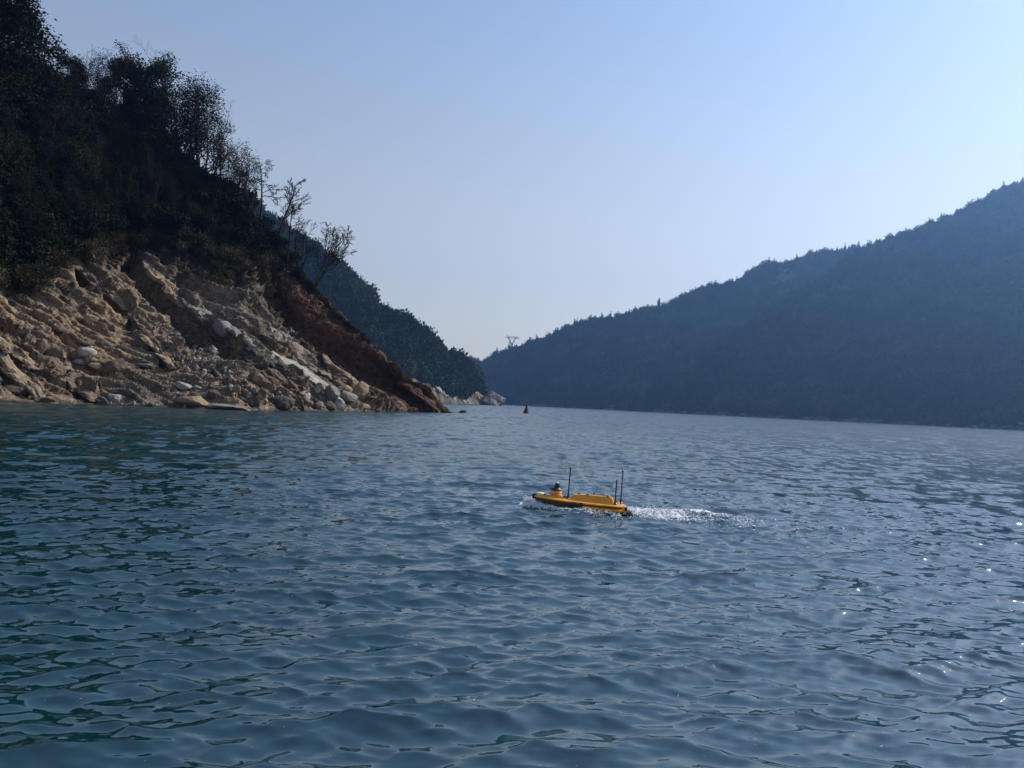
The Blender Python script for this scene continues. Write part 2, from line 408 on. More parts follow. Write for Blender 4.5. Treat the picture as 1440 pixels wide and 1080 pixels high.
# extra smooth column density near the tip
vN = np.concatenate([np.linspace(-.03, 1.0, NV - 40), 1 + np.linspace(.01, 1.0, 40)])
T, Vv = np.meshgrid(thN, vN, indexing='ij')
r_sh = ipl(T, nw_t, nw_r)
e_ri = ipl(T, ns_t, ns_e)
slope = ipl(T, [pxth(-800), pxth(-300), pxth(-120), pxth(0), pxth(250), pxth(440), pxth(600), pxth(650)], [1.7, 1.5, 1.1, .76, .62, .50, .46, .42])
e_sh = -CAMH / r_sh
r_ri = (slope * r_sh + CAMH) / (slope - np.maximum(e_ri, -.05))
r_ri = np.maximum(r_ri, r_sh + 1.0)
vc = np.clip(Vv, -.05, 1)
# pixel-ish coords of each vertex on the slope, for shaping
E = e_sh + (e_ri - e_sh) * vc
sx = np.sin(T); sy = np.cos(T)
def to_px(thx, e):
    d = np.stack([np.sin(thx), np.cos(thx), e], -1)
    cx = d @ np.array(cr); cy = d @ np.array(cu); cz = d @ np.array(f0)
    return 720 + F * cx / cz, 540 - F * cy / cz
PX, PY = to_px(T, E)
# gentle toe, steeper upper part
g = np.maximum(vc, 0) ** .92 + np.minimum(vc, 0)
Rr = r_sh + (r_ri - r_sh) * g
# gully with the red scarp
gl_x = np.array([318, 356, 375, 396, 425, 470, 526, 592, 660]); gl_y = np.array([330, 385, 430, 462, 492, 522, 552, 577, 592])
side = PY - np.interp(PX, gl_x, gl_y)                     # <0 : above / right of the gully line
gd = -side
up = sst(0, 14, gd)
amp = sst(330, 400, PX) * (1 - sst(560, 640, PX))
edge = PY - np.interp(PX, [p[0] for p in near_sil], [p[1] for p in near_sil])
gul = np.exp(-(np.clip(-gd, 0, 99) / 26) ** 2) * np.exp(-(np.clip(gd - 8, 0, 99) / 34) ** 2)
Rr = Rr + amp * gul * 11 * sst(-2, 30, edge)
redm = np.clip(sst(-10, 8, gd) * sst(345, 395, PX) + sst(520, 600, PX) * .8, 0, 1)
# brush edge
vb_x = np.array([-900, 0, 60, 100, 150, 200, 300, 350, 400, 440, 520]); vb_y = np.array([420, 405, 400, 352, 355, 342, 358, 370, 380, 392, 440])
_e = PY - np.interp(PX, vb_x, vb_y)
vegm = sst(8, -26, _e)
litter_shade_m = np.maximum(vegm, .62 * sst(75, 5, _e) * sst(40, 110, PX) * sst(345, 290, PX))  # band below the brush: litter plus rock shade, put into the ground colour
greym = np.clip(np.exp(-(((PX - 330) / 110) ** 2 + ((PY - 470) / 60) ** 2)) + np.exp(-(((PX - 450) / 70) ** 2 + ((PY - 545) / 25) ** 2)), 0, 1) * (1 - redm)
tanm = np.exp(-(((PX - 90) / 150) ** 2 + ((PY - 500) / 80) ** 2))
Z = CAMH + Rr * E
P = np.stack([sx * Rr, sy * Rr, Z], -1)
# back side beyond the crest: falls away
bk = np.clip(Vv - 1, 0, 1)
P[..., 0] += sx * bk * 60; P[..., 1] += sy * bk * 60; P[..., 2] -= bk ** 1.2 * np.maximum(20, 1.0 * 60 * .55)
P[..., 2] = np.where(Vv < 0, P[..., 2] - 1.2, P[..., 2])
# rock relief, displaced along the general outward normal
Nn = np.array([.74, -.46, .49])
X_, Y_, Z_ = P[..., 0], P[..., 1], P[..., 2]
along = X_ * .49 + Y_ * .87                                # along the shore
sc = Z_ * .78 + along * .62                                # across the tilted beds
wrp = fbm(X_ * .11, Y_ * .11, Z_ * .11, 3, 3) * 3.0
def saw(s, per, sharp=.18):
    ph = (s / per) % 1.0
    return np.where(ph < 1 - sharp, ph / (1 - sharp), (1 - ph) / sharp)
aniso = fbm((along * .12), sc * .9, X_ * .1, 4, 8)
rough_0 = fbm(X_ * .4, Y_ * .4, Z_ * .4, 3, 44)
bed = (saw(sc + wrp * .6, 6.3) - .5) * 1.9 * (.4 + .9 * sst(-.3, .5, fbm(along * .07, sc * .12, 0 * X_, 2, 21)))
bed += (saw(sc + wrp * .5 + 1.3, 2.3, .25) - .5) * .62 + (saw(sc * 1.02 + wrp * .45 + rough_0 * .5, 1.05, .3) - .5) * .26
rough_ = fbm(X_ * .33, Y_ * .33, Z_ * .33, 6, 40, .56)
lump = fbm(X_ * .09, Y_ * .09, Z_ * .09, 3, 60)
ridg = fbm(X_ * .5 + wrp * .2, Y_ * .5, Z_ * .5, 5, 70, .55, True)
runl = fbm((PX + PY * .55) * .10, PY * .015, 0 * X_, 4, 77, .55, True)     # run-off rills down the earth scarps
rockw = (1 - .75 * vegm)
strk = fbm(along * .22, sc * 1.5, X_ * .2, 5, 71, .6, True)
def cut(a, b, W, depth, lip):
    ax, ay = a; bx, by = b; L = math.hypot(bx - ax, by - ay); ux, uy = (bx - ax) / L, (by - ay) / L
    wob = fbm(PX * .06, PY * .06, 0 * PX, 3, int(ax)) * 5
    t = ((PX - ax) * ux + (PY - ay) * uy) / L; s_ = -(PX - ax) * uy + (PY - ay) * ux + wob
    m = sst(-.06, .08, t) * sst(1.06, .86, t)
    return m * (-depth * sst(-1, 2.5, s_) * sst(W, W * .25, s_) + lip * sst(-16, -4, s_) * sst(1.5, -1.5, s_))
cuts = (cut((100, 362), (182, 442), 26, 4.0, 1.4) + cut((190, 360), (300, 476), 38, 4.5, 1.6) + cut((282, 458), (372, 520), 22, 3.5, 1.2)
        + cut((60, 500), (128, 565), 15, 2.2, .9) + cut((-10, 492), (55, 560), 12, 2.0, .8) + cut((375, 512), (430, 565), 11, 1.6, .7)
        + cut((180, 450), (240, 520), 12, 1.8, .7) + cut((300, 522), (360, 575), 10, 1.5, .6) + cut((40, 440), (110, 500), 10, 1.5, .6))
def blocks(u, v, w_, s):
    fu, fv = np.floor(u), np.floor(v); best = np.full(u.shape, 9.); h = np.zeros_like(u); c = np.zeros_like(u)
    for a in (-1, 0, 1):
        for b in (-1, 0, 1):
            iu, iv = (fu + a).astype(np.int64), (fv + b).astype(np.int64)
            r = [_h(iu, iv, 0 * iu + k, s) for k in range(6)]
            du, dv = u - (fu + a + .5 + .42 * r[0]), v - (fv + b + .5 + .42 * r[1])
            d = np.abs(du) + np.abs(dv) * .9 + .35 * np.maximum(np.abs(du), np.abs(dv)); m = d < best
            best = np.where(m, d, best); h = np.where(m, r[2] * .5 + du * r[3] * 1.5 + dv * r[4] * 1.5, h); c = np.where(m, r[5], c)
    return h, c
wu, wv = fbm(along * .3, sc * .3, Z_ * .2, 3, 81), fbm(along * .3, sc * .3, Z_ * .2, 3, 85)
b1, c1 = blocks(along * .22 + wu * .5, sc * .55 + wv * .5, 0, 301)
b2, c2 = blocks(along * .62 + wu * .9, sc * 1.25 + wv * .9, 0, 302)
b3, c3 = blocks(along * 1.5 + wu * 1.6, sc * 2.6 + wv * 1.6, 0, 303)
frac_ = sst(-.35, .25, fbm(along * .09, sc * .16, 0 * X_, 3, 95)) * (1 - .35 * np.clip(tanm * 1.2, 0, 1)) * (1 - .8 * redm)
tone = .5 * c1 + .35 * c2 + .3 * c3
earth = np.clip(tanm * 1.2, 0, 1)
D = (bed * (1 - .75 * redm) * (1 - .35 * earth) + aniso * .45 * (1 - .6 * redm) + (strk * .75 + fbm(along * .5, sc * 3.6, X_ * .4, 4, 73, .6, True) * .34) * (1 - .5 * redm) + rough_ * (.12 + .16 * earth + .35 * redm) + ridg * (.18 + .2 * redm) + (b1 * 1.9 + b2 * .85 + b3 * .34) * (.25 + .75 * frac_) + lump * 1.0 * (1 - .5 * redm) + runl * .5 * np.clip(redm + .3, 0, 1)) * rockw + cuts
D += vegm * fbm(X_ * .08, Y_ * .08, Z_ * .08, 4, 61) * 3
D *= sst(-.0, .05, vc) * .85 + .15
D *= 1 - .75 * sst(600, 640, PX)
D = np.where(Vv < 0, 0, D)
P = P + D[..., None] * Nn
# silhouette teeth along the scarp crest
P[..., 2] += np.exp(-((Vv - 1) / .05) ** 2) * (fbm(along * .35, Z_ * .35, 0 * X_, 4, 15) * .9) * sst(440, 500, PX) * (1 - sst(625, 645, PX))
me = mesh_np('near_hillside', P.reshape(-1, 3), grid_faces(NU, len(vN))[:, ::-1], [M['near']])
fattr(me, 'red', redm); fattr(me, 'veg', litter_shade_m); fattr(me, 'grey', greym); fattr(me, 'tone', tone * (.3 + .7 * frac_) + .5); fattr(me, 'frac', frac_)
near = link('near_hill', me); tag(near, 'steep hillside of bare tan and red earth with broken rock above the waterline', kind='structure')
q = P.astype(float)
st = 2
qs = q[::st, ::st]; nf = grid_faces(*qs.shape[:2])
NB = BVHTree.FromPolygons([tuple(v) for v in qs.reshape(-1, 3)], [tuple(f) for f in nf])
O = Vector((0, 0, CAMH))
def hit(px, py, bvh=None):
    h = (bvh or NB).ray_cast(O, ray(px, py))
    return (h[0], h[1] if h[1].z > 0 else -h[1]) if h[0] else (None, None)
def drop(x, y, bvh):
    h = bvh.ray_cast(Vector((x, y, 1500)), Vector((0, 0, -1)))
    return (h[0], h[1]) if h[0] else (None, None)

def far_terrain(name, sil_, wl_r, slope_f, bumps, nu=260, nv=130, seed=0, label='', bare=None, back=120, px0=None, px1=None, rmax=3000, drop_px=7):
    """sil: skyline pixels; wl_r: [(px, shore distance)]; slope_f [(px, slope)]"""
    sil = [(a, b + drop_px) for a, b in sil_]
    st_, se_ = prof(sil)
    a0 = ang(px0, 560)[0]; a1 = ang(px1, 590)[0]
    th = np.linspace(a0, a1, nu); v = np.concatenate([np.linspace(-.03, 1, nv - 16), 1 + np.linspace(.03, 1, 16)])
    T, V = np.meshgrid(th, v, indexing='ij')
    rs = np.interp(T, [ang(p, 570)[0] for p, _ in wl_r], [r for _, r in wl_r])
    sl = np.interp(T, [ang(p, 570)[0] for p, _ in slope_f], [r for _, r in slope_f])
    er = np.interp(T, st_, se_); es = -CAMH / rs
    er = np.maximum(er, es + .001)
    rr = np.clip((sl * rs + CAMH) / np.maximum(sl - er, .02), rs + 3, rmax)
    vc = np.clip(V, -.05, 1); E = es + (er - es) * vc
    R = rs + (rr - rs) * vc ** 1.0
    PXf, PYf = to_px(T, E)
    x = np.sin(T) * R; y = np.cos(T) * R
    n = fbm(x * bumps[0], y * bumps[0], 0 * x, 5, seed, .5, True)
    dR = n * bumps[1] * np.clip(np.sin(np.clip(vc, 0, 1) * math.pi), 0, 1) ** .6
    bk = np.clip(V - 1, 0, 1)
    R = R + dR
    z = CAMH + R * E
    z = np.where(V < 0, z - 1.5, z) - bk * back * .6
    R = R + bk * back
    P = np.stack([np.sin(T) * R, np.cos(T) * R, z], -1)
    me = mesh_np(name, P.reshape(-1, 3), grid_faces(nu, len(v))[:, ::-1], [M['far']])
    b = np.zeros_like(E)
    if bare is not None: b = bare(PXf, PYf, P[..., 2])
    fattr(me, 'bare', b)
    o = link(name, me); tag(o, label, kind='structure')
    bv = BVHTree.FromPolygons([tuple(p) for p in P.reshape(-1, 3).astype(float)], [tuple(f) for f in grid_faces(nu, len(v))])
    return dict(P=P, b=b, PX=PXf, PY=PYf, V=V, bvh=bv)

mid_sil = [(200, 160), (300, 235), (340, 268), (375, 296), (400, 316), (425, 331), (450, 350), (478, 368), (495, 385), (510, 398), (520, 407), (527, 424), (548, 431), (567, 443), (590, 457),
           (612, 473), (632, 493), (648, 499), (664, 508), (671, 525), (680, 540), (692, 556), (700, 566), (708, 575)]
def bare_mid(px, py, z):
    b = sst(4.2, 2.4, z) * .9
    b = np.maximum(b, sst(0, 6, py - np.interp(px, [580, 600, 620, 640, 655, 672, 690, 705], [528, 538, 548, 556, 558, 545, 546, 562])))
    return b
MID = far_terrain('wooded_hill', mid_sil, [(200, 560), (560, 580), (640, 680), (700, 760)], [(200, .85), (560, .8), (660, .6), (700, .5)], (.02, 9),
                  seed=5, label='wooded blue-green hill descending to pale boulders at the water', bare=bare_mid, px0=205, px1=706, rmax=1300, drop_px=13)
rb_sil = [(560, 500), (640, 505), (664, 504), (672, 506), (684, 508), (690, 503), (698, 495), (706, 493), (714, 491), (724, 489), (735, 484), (752, 478), (770, 472), (790, 463), (802, 456), (815, 452), (830, 448), (852, 447), (880, 441),
          (900, 435), (925, 431), (945, 424), (962, 415), (975, 410), (985, 403), (998, 400), (1015, 399), (1032, 397), (1050, 384), (1070, 373), (1090, 368), (1112, 367), (1135, 358), (1150, 354), (1175, 351), (1195, 350), (1215, 346), (1240, 345), (1300, 350), (1400, 370)]
def bare_b(px, py, z):
    b = sst(10, 4, z) * .62
    def blob(x, y, rx, ry, k): return k * np.exp(-(((px - x) / rx) ** 2 + ((py - y) / ry) ** 2))
    b = np.maximum(b, blob(1105, 395, 30, 24, .85)); b = np.maximum(b, blob(934, 490, 8, 28, .8)); b = np.maximum(b, blob(850, 520, 18, 42, .72))
    b = np.maximum(b, blob(800, 545, 22, 12, .5)); b = np.maximum(b, blob(875, 570, 40, 4, .9))
    return b
RB = far_terrain('distant_mountain', rb_sil, [(560, 1700), (700, 1600), (850, 1350), (1100, 1200), (1400, 1200)], [(560, .6), (1400, .62)], (.006, 34), nu=420,
                 seed=9, label='distant wooded mountain with patches of bare rock', bare=bare_b, px0=560, px1=1390, rmax=3200)
ra_sil = [(880, 571), (920, 548), (960, 522), (1000, 492), (1050, 455), (1100, 420), (1150, 392), (1190, 368), (1215, 352), (1240, 337), (1262, 331), (1280, 325), (1300, 317), (1322, 309), (1335, 304), (1350, 298), (1362, 291),
          (1380, 281), (1400, 270), (1420, 261), (1440, 253), (1500, 225), (1600, 180), (1750, 130), (1950, 100)]
def bare_a(px, py, z):
    b = sst(9, 3, z) * .62
    def blob(x, y, rx, ry, k): return k * np.exp(-(((px - x) / rx) ** 2 + ((py - y) / ry) ** 2))
    b = np.maximum(b, blob(1390, 535, 12, 14, .85)); b = np.maximum(b, blob(1382, 590, 6, 20, .6)); b = np.maximum(b, blob(1425, 400, 22, 22, .6)); b = np.maximum(b, blob(1358, 596, 12, 5, .9))
    return b
RA = far_terrain('wooded_mountain', ra_sil, [(880, 1250), (1100, 1080), (1440, 900), (1950, 820)], [(880, .6), (1440, .62), (1950, .6)], (.008, 26), nu=420,
                 seed=12, label='large wooded mountain rising out of frame on the right of the lake', bare=bare_a, px0=884, px1=1900, rmax=2700)

# ------------------------------------------------------------------ plants
def tube_mesh(segs, sides_of=lambda r: 5 if r > .05 else 3):
    by = {}
    for s in segs: by.setdefault(sides_of(s[2]), []).append(s)
    Vs, Fs, off = [], [], 0
    for n, L in by.items():
        p0 = np.array([s[0] for s in L]); p1 = np.array([s[1] for s in L]); a = np.array([s[2] for s in L]); b = np.array([s[3] for s in L])
        d = p1 - p0; d /= np.linalg.norm(d, axis=1, keepdims=True) + 1e-9
        ref = np.where(np.abs(d[:, 2:3]) > .9, np.array([[1., 0, 0]]), np.array([[0., 0, 1]]))
        u = np.cross(d, ref); u /= np.linalg.norm(u, axis=1, keepdims=True); v = np.cross(d, u)
        t = np.arange(n) * 2 * math.pi / n
        ring = u[:, None] * np.cos(t)[None, :, None] + v[:, None] * np.sin(t)[None, :, None]
        R = np.concatenate([p0[:, None] + ring * a[:, None, None], p1[:, None] + ring * b[:, None, None]], 1)
        base = off + np.arange(len(L))[:, None] * 2 * n; i = np.arange(n); j = (i + 1) % n
        Fs.append(np.stack([base + i, base + j, base + n + j, base + n + i], -1).reshape(-1, 4))
        Vs.append(R.reshape(-1, 3)); off += len(L) * 2 * n
    return np.concatenate(Vs), np.concatenate(Fs)

def grow(seed, H=1.0, stems=1, lean=(0, 0), kids=(9, 6, 4), angs=(48, 45, 40), ratio=(.45, .5, .5), first=.3, wob=.12, upw=.12, r0=.02, spread=.3, droop=0.):
    rg = np.random.default_rng(seed); segs, tips = [], []
    def rv(): 
        v = rg.normal(size=3); return v / np.linalg.norm(v)
    def br(p, d, L, r, lev):
        ns = (8, 5, 4, 3)[min(lev, 3)]; pts = [p]; 
        rr = [r * (1 - .8 * i / ns) for i in range(ns + 1)]
        ds = []
        for i in range(ns):
            d = d + rv() * wob * (1 + lev * .5) + np.array([0, 0, upw * (1 if lev < 2 else .5) - droop * (lev > 0)])
            d = d / np.linalg.norm(d); q = pts[-1] + d * L / ns
            segs.append((pts[-1], q, rr[i], rr[i + 1])); pts.append(q); ds.append(d)
        if lev >= len(kids):
            tips.extend(pts[1:]); return
        n = kids[lev]
        for c in range(n):
            f = (first if lev == 0 else .2) + (1 - (first if lev == 0 else .2)) * (c + rg.uniform(0, .9)) / n
            f = min(f, .999); i = int(f * ns); t = f * ns - i
            q = pts[i] * (1 - t) + pts[i + 1] * t
            a = rad(angs[lev] * rg.uniform(.65, 1.25)); side = np.cross(ds[i], rv()); side /= np.linalg.norm(side)
            dd = ds[i] * math.cos(a) + side * math.sin(a)
            br(q, dd, L * ratio[lev] * (1.15 - .6 * f) * rg.uniform(.7, 1.25), max(rr[i] * .6, .0008 * H), lev + 1)
        tips.append(pts[-1])
    for s in range(stems):
        d = np.array([lean[0], lean[1], 1.]) + (rv() * spread * (1, 1, 0)[0] * np.array([1, 1, .2]) if stems > 1 else 0)
        br(np.array([rg.normal() * .01 * H * (stems > 1), rg.normal() * .01 * H * (stems > 1), -.03 * H]), d / np.linalg.norm(d), H * rg.uniform(.8, 1.0) / (1 if stems == 1 else 1.05), r0 * H, 0)
    return segs, np.array(tips)
def leaves(tips, n, size, spread, seed, droop=.0):
    rg = np.random.default_rng(seed)
    c = tips[rg.integers(0, len(tips), n)] + rg.normal(size=(n, 3)) * spread
    u = rg.normal(size=(n, 3)); u[:, 2] = u[:, 2] * .6 - droop; u /= np.linalg.norm(u, axis=1, keepdims=True)
    w_ = np.cross(u, rg.normal(size=(n, 3))); w_ /= np.linalg.norm(w_, axis=1, keepdims=True)
    s = size * rg.uniform(.55, 1.35, (n, 1))
    V = np.stack([c - w_ * s * .28, c + u * s * .5 - w_ * s * .06, c + w_ * s * .30, c - u * s * .55], 1).reshape(-1, 3)
    return V, np.arange(n * 4).reshape(-1, 4)

class Proto: pass
def make_tree_proto(name, seed, H, leafn, lsize, lspread, leafmat, barkmat, ldroop=0, **k):
    p = Proto(); segs, tips = grow(seed, H, **k)
    tv, tf = tube_mesh(segs)
    p.trunk = mesh_np(name + '_trunk', tv, tf, [M[barkmat]])
    p.crown = None
    if leafn:
        lv, lf = leaves(tips, leafn, lsize, lspread, seed + 1, ldroop)
        p.crown = mesh_np(name + '_crown', lv, lf, [M[leafmat]], smooth=False)
    p.H = float(tips[:, 2].max())
    return p
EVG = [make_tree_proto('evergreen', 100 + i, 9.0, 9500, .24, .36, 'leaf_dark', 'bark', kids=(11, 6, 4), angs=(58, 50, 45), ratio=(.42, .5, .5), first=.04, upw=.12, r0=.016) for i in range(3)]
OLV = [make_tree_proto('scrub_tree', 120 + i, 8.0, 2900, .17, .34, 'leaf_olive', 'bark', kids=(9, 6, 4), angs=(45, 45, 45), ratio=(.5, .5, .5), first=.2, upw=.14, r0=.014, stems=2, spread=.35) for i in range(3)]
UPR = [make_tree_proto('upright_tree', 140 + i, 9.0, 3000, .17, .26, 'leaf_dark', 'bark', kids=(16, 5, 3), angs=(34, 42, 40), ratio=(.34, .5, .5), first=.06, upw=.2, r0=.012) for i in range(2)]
BARE = [make_tree_proto('bare_tree', 160 + i, 8.0, 0, .1, .1, 'leaf_dry', 'bark_pale', kids=(9, 7, 5), angs=(44, 42, 40), ratio=(.42, .5, .5), first=.3, upw=.10, r0=.012) for i in range(3)]

def place_tree(p, loc, h, rz, label, group=None, name='tree', cat='tree', tilt=(0, 0)):
    e = empty(name, loc, rz); s = h / p.H; e.scale = (s, s, s); e.rotation_euler = (tilt[0], tilt[1], rz)
    tag(e, label, cat, group)
    o = bpy.data.objects.new('trunk', p.trunk); COL.objects.link(o); o.parent = e
    if p.crown:
        o = bpy.data.objects.new('crown', p.crown); COL.objects.link(o); o.parent = e
    return e
def px_h(loc, px):     # pixel height -> metres at that place
    return px * (loc - O).dot(f0) / F

# ------------------------------------------------------------------ rocks
def ico(sub):
    bm = bmesh.new(); bmesh.ops.create_icosphere(bm, subdivisions=sub, radius=1)
    V = np.array([v.co[:] for v in bm.verts]); Fc = np.array([[v.index for v in f.verts] for f in bm.faces]); bm.free(); return V, Fc
ICO = {k: ico(k) for k in (1, 2, 3, 4)}
def rock_mesh(name, seed, sub=3, size=(1, 1, 1), planes=13, roundness=.15, rough=.07, mat='rock_grey', smooth=False):
    rg = np.random.default_rng(seed); D, Fc = ICO[sub]
    n = rg.normal(size=(planes, 3)); n /= np.linalg.norm(n, axis=1, keepdims=True); d = rg.uniform(.55, .95, planes)
    q = D @ n.T; R = np.min(np.where(q > .05, d / np.maximum(q, .05), 9), 1); R = np.minimum(R, 1.25)
    R = R * (1 - roundness) + roundness * .8
    nz = fbm(D[:, 0] * 2.2 + seed, D[:, 1] * 2.2, D[:, 2] * 2.2, 4, seed)
    V = D * (R * (1 + nz * rough * 2))[:, None]
    V = V / np.abs(V).max(0) * np.array(size) / 2
    return mesh_np(name, V, Fc, [M[mat]], smooth=smooth)
def place_rock(px, py, wpx, hpx, label, mat='rock_grey', tilt=0, seed=0, round_=.15, depth=.8, name='boulder', group=None, sub=3, cat='boulder', sink=.12, loc=None, rough=.07, planes=13):
    """a rock whose middle shows at the pixel; tilt = lean in the picture plane in degrees, clockwise down to the right"""
    if loc is None:
        loc, nn = hit(px, py + hpx * .3)
        if loc is None: loc = water_at(px, py + hpx * .4)
    k = (loc - O).dot(f0) / F
    sz = (wpx * k, max(wpx, hpx) * k * depth, hpx * k)
    me = rock_mesh(name, seed or int(px * 7 + py), sub, sz, roundness=round_, mat=mat, rough=rough, planes=planes, smooth=round_ > .35)
    o = link(name, me)
    th = math.atan2(loc.x, loc.y)
    o.matrix_world = Matrix.Translation(loc + Vector((0, 0, hpx * k * (.3 - sink)))) @ Matrix.Rotation(-th + rad(random.uniform(-12, 12)), 4, 'Z') @ Matrix.Rotation(rad(tilt), 4, 'Y')
    tag(o, label, cat, group); return o
BOULDERS = [
 (122, 494, 27, 15, 'pale oval boulder lying alone on the tan earth, brightest in that slope', 'rock_pale', 3, .55),
 (113, 508, 21, 11, 'small grey rounded rock just below the pale oval boulder', 'rock_grey', 0, .5),
 (116, 482, 24, 9, 'flat dark rock just above the pale oval boulder', 'rock_dark', 6, .4),
 (164, 513, 36, 24, 'brown pointed boulder right of the pale oval boulder', 'rock_brown', -8, .15),
 (136, 513, 22, 14, 'squat brown block between the small grey rock and the pointed boulder', 'rock_tan', 4, .25),
 (85, 463, 24, 13, 'rounded brown boulder on the upper tan earth', 'rock_brown', 8, .4),
 (107, 463, 18, 11, 'brown lump beside the rounded boulder on the upper tan earth', 'rock_tan', 8, .4),
 (127, 446, 20, 17, 'pointed tan rock under the upper ledge', 'rock_tan', 25, .1),
 (162, 558, 26, 20, 'pale topped boulder at the waterline next to a black rock', 'rock_pale', 10, .2),
 (143, 563, 22, 15, 'black rock at the waterline left of the pale topped boulder', 'rock_dark', 15, .15),
 (57, 487, 20, 30, 'dark split rock standing in the tan earth near the left edge', 'rock_brown', 20, .1),
 (258, 541, 26, 13, 'pale flat sided stone above the big brown waterline rock', 'rock_pale', 16, .08),
 (277, 545, 16, 9, 'small grey stone between pale flat stone and dark hollow', 'rock_grey', 0, .3),
 (276, 556, 20, 12, 'grey stone tilted above the long waterline slab', 'rock_grey', 18, .25),
 (272, 563, 62, 20, 'big brown wedge shaped rock lying at the waterline', 'rock_tan', 12, .12),
 (318, 571, 66, 11, 'long flat grey rock just clear of the water', 'rock_grey', 3, .3),
 (207, 513, 26, 7, 'thin grey shelf stone lying flat at the left edge of the scree', 'rock_grey', 4, .1),
 (300, 553, 20, 16, 'dark rounded rock in the hollow under the scree', 'rock_dark', 20, .35),
 (396, 564, 34, 21, 'dark loaf shaped boulder at the waterline under the pale slab', 'rock_dark', 4, .35),
 (431, 555, 20, 24, 'light angular block leaning under the lower end of the pale slab', 'rock_pale', 18, .05),
 (447, 545, 17, 20, 'grey block wedged against the lower end of the pale slab', 'rock_grey', 5, .08),
 (453, 551, 7, 6, 'tiny white stone in front of the grey block', 'rock_pale', 0, .3),
 (413, 532, 10, 9, 'dark stone perched against the pale slab', 'rock_dark', 0, .3),
 (467, 549, 24, 25, 'dark grey cube shaped boulder in the shore pile', 'rock_grey', 22, .08),
 (477, 563, 20, 30, 'tall pale grey stone leaning back in the shore pile', 'rock_pale', -22, .12),
 (462, 570, 22, 17, 'dark wedge at the foot of the shore pile', 'rock_dark', 24, .1),
 (447, 568, 16, 12, 'flat grey stone at the near end of the shore pile', 'rock_grey', 10, .15),
 (485, 546, 26, 14, 'rounded brown grey rock behind the shore pile', 'rock_tan', 14, .35),
 (490, 556, 30, 14, 'long grey stone lying over the shore pile', 'rock_grey', 20, .2),
 (498, 568, 20, 16, 'blocky grey stone at the far end of the shore pile', 'rock_grey', 12, .12),
 (512, 571, 16, 10, 'small tan stone at the water end of the shore pile', 'rock_tan', 10, .3),
 (507, 546, 24, 27, 'large tan boulder with a rounded top under the red scarp', 'rock_tan', 6, .35),
 (509, 562, 14, 9, 'tan stone just below the large round topped boulder', 'rock_brown', 10, .3),
 (349, 479, 14, 9, 'pale double stone in the grey slope above the ledge', 'rock_pale', 20, .4),
 (314, 459, 30, 24, 'big rounded grey knob at the head of the thick dark ledge', 'rock_grey', 25, .5),
 (311, 441, 12, 13, 'small dark round rock under the dry brush', 'rock_dark', 0, .5),
 (440, 519, 20, 9, 'grey stone on the slope above the pale slab', 'rock_grey', 28, .3),
 (457, 526, 26, 10, 'pale grey flat stone on the slope above the shore pile', 'rock_grey', 30, .3),
 (425, 508, 16, 8, 'small grey stone beside the arched pale rim', 'rock_grey', 25, .3),
 (530, 574, 14, 8, 'brown stone at the foot of the red scarp', 'rock_brown', 10, .2),
 (578, 560, 22, 10, 'reddish stone lying half way along the red point', 'rock_red', 22, .2),
 (556, 573, 16, 7, 'dark flat stone on the shore of the red point', 'rock_red', 8, .2),
 (652, 578, 13, 6, 'low dark rock alone in the water off the tip of the red point', 'rock_red', 4, .3),
 (20, 546, 46, 22, 'dark jagged rock at the waterline near the left edge', 'rock_dark', 10, .08),
 (68, 560, 22, 9, 'low brown rock at the waterline beside the dark jagged one', 'rock_brown', 8, .2),
]
for i, b in enumerate(BOULDERS):
    px, py, w_, h_, lab, mt, tl, rd = b
    place_rock(px, py, w_, h_, lab, mt, tl, 1000 + i, rd)

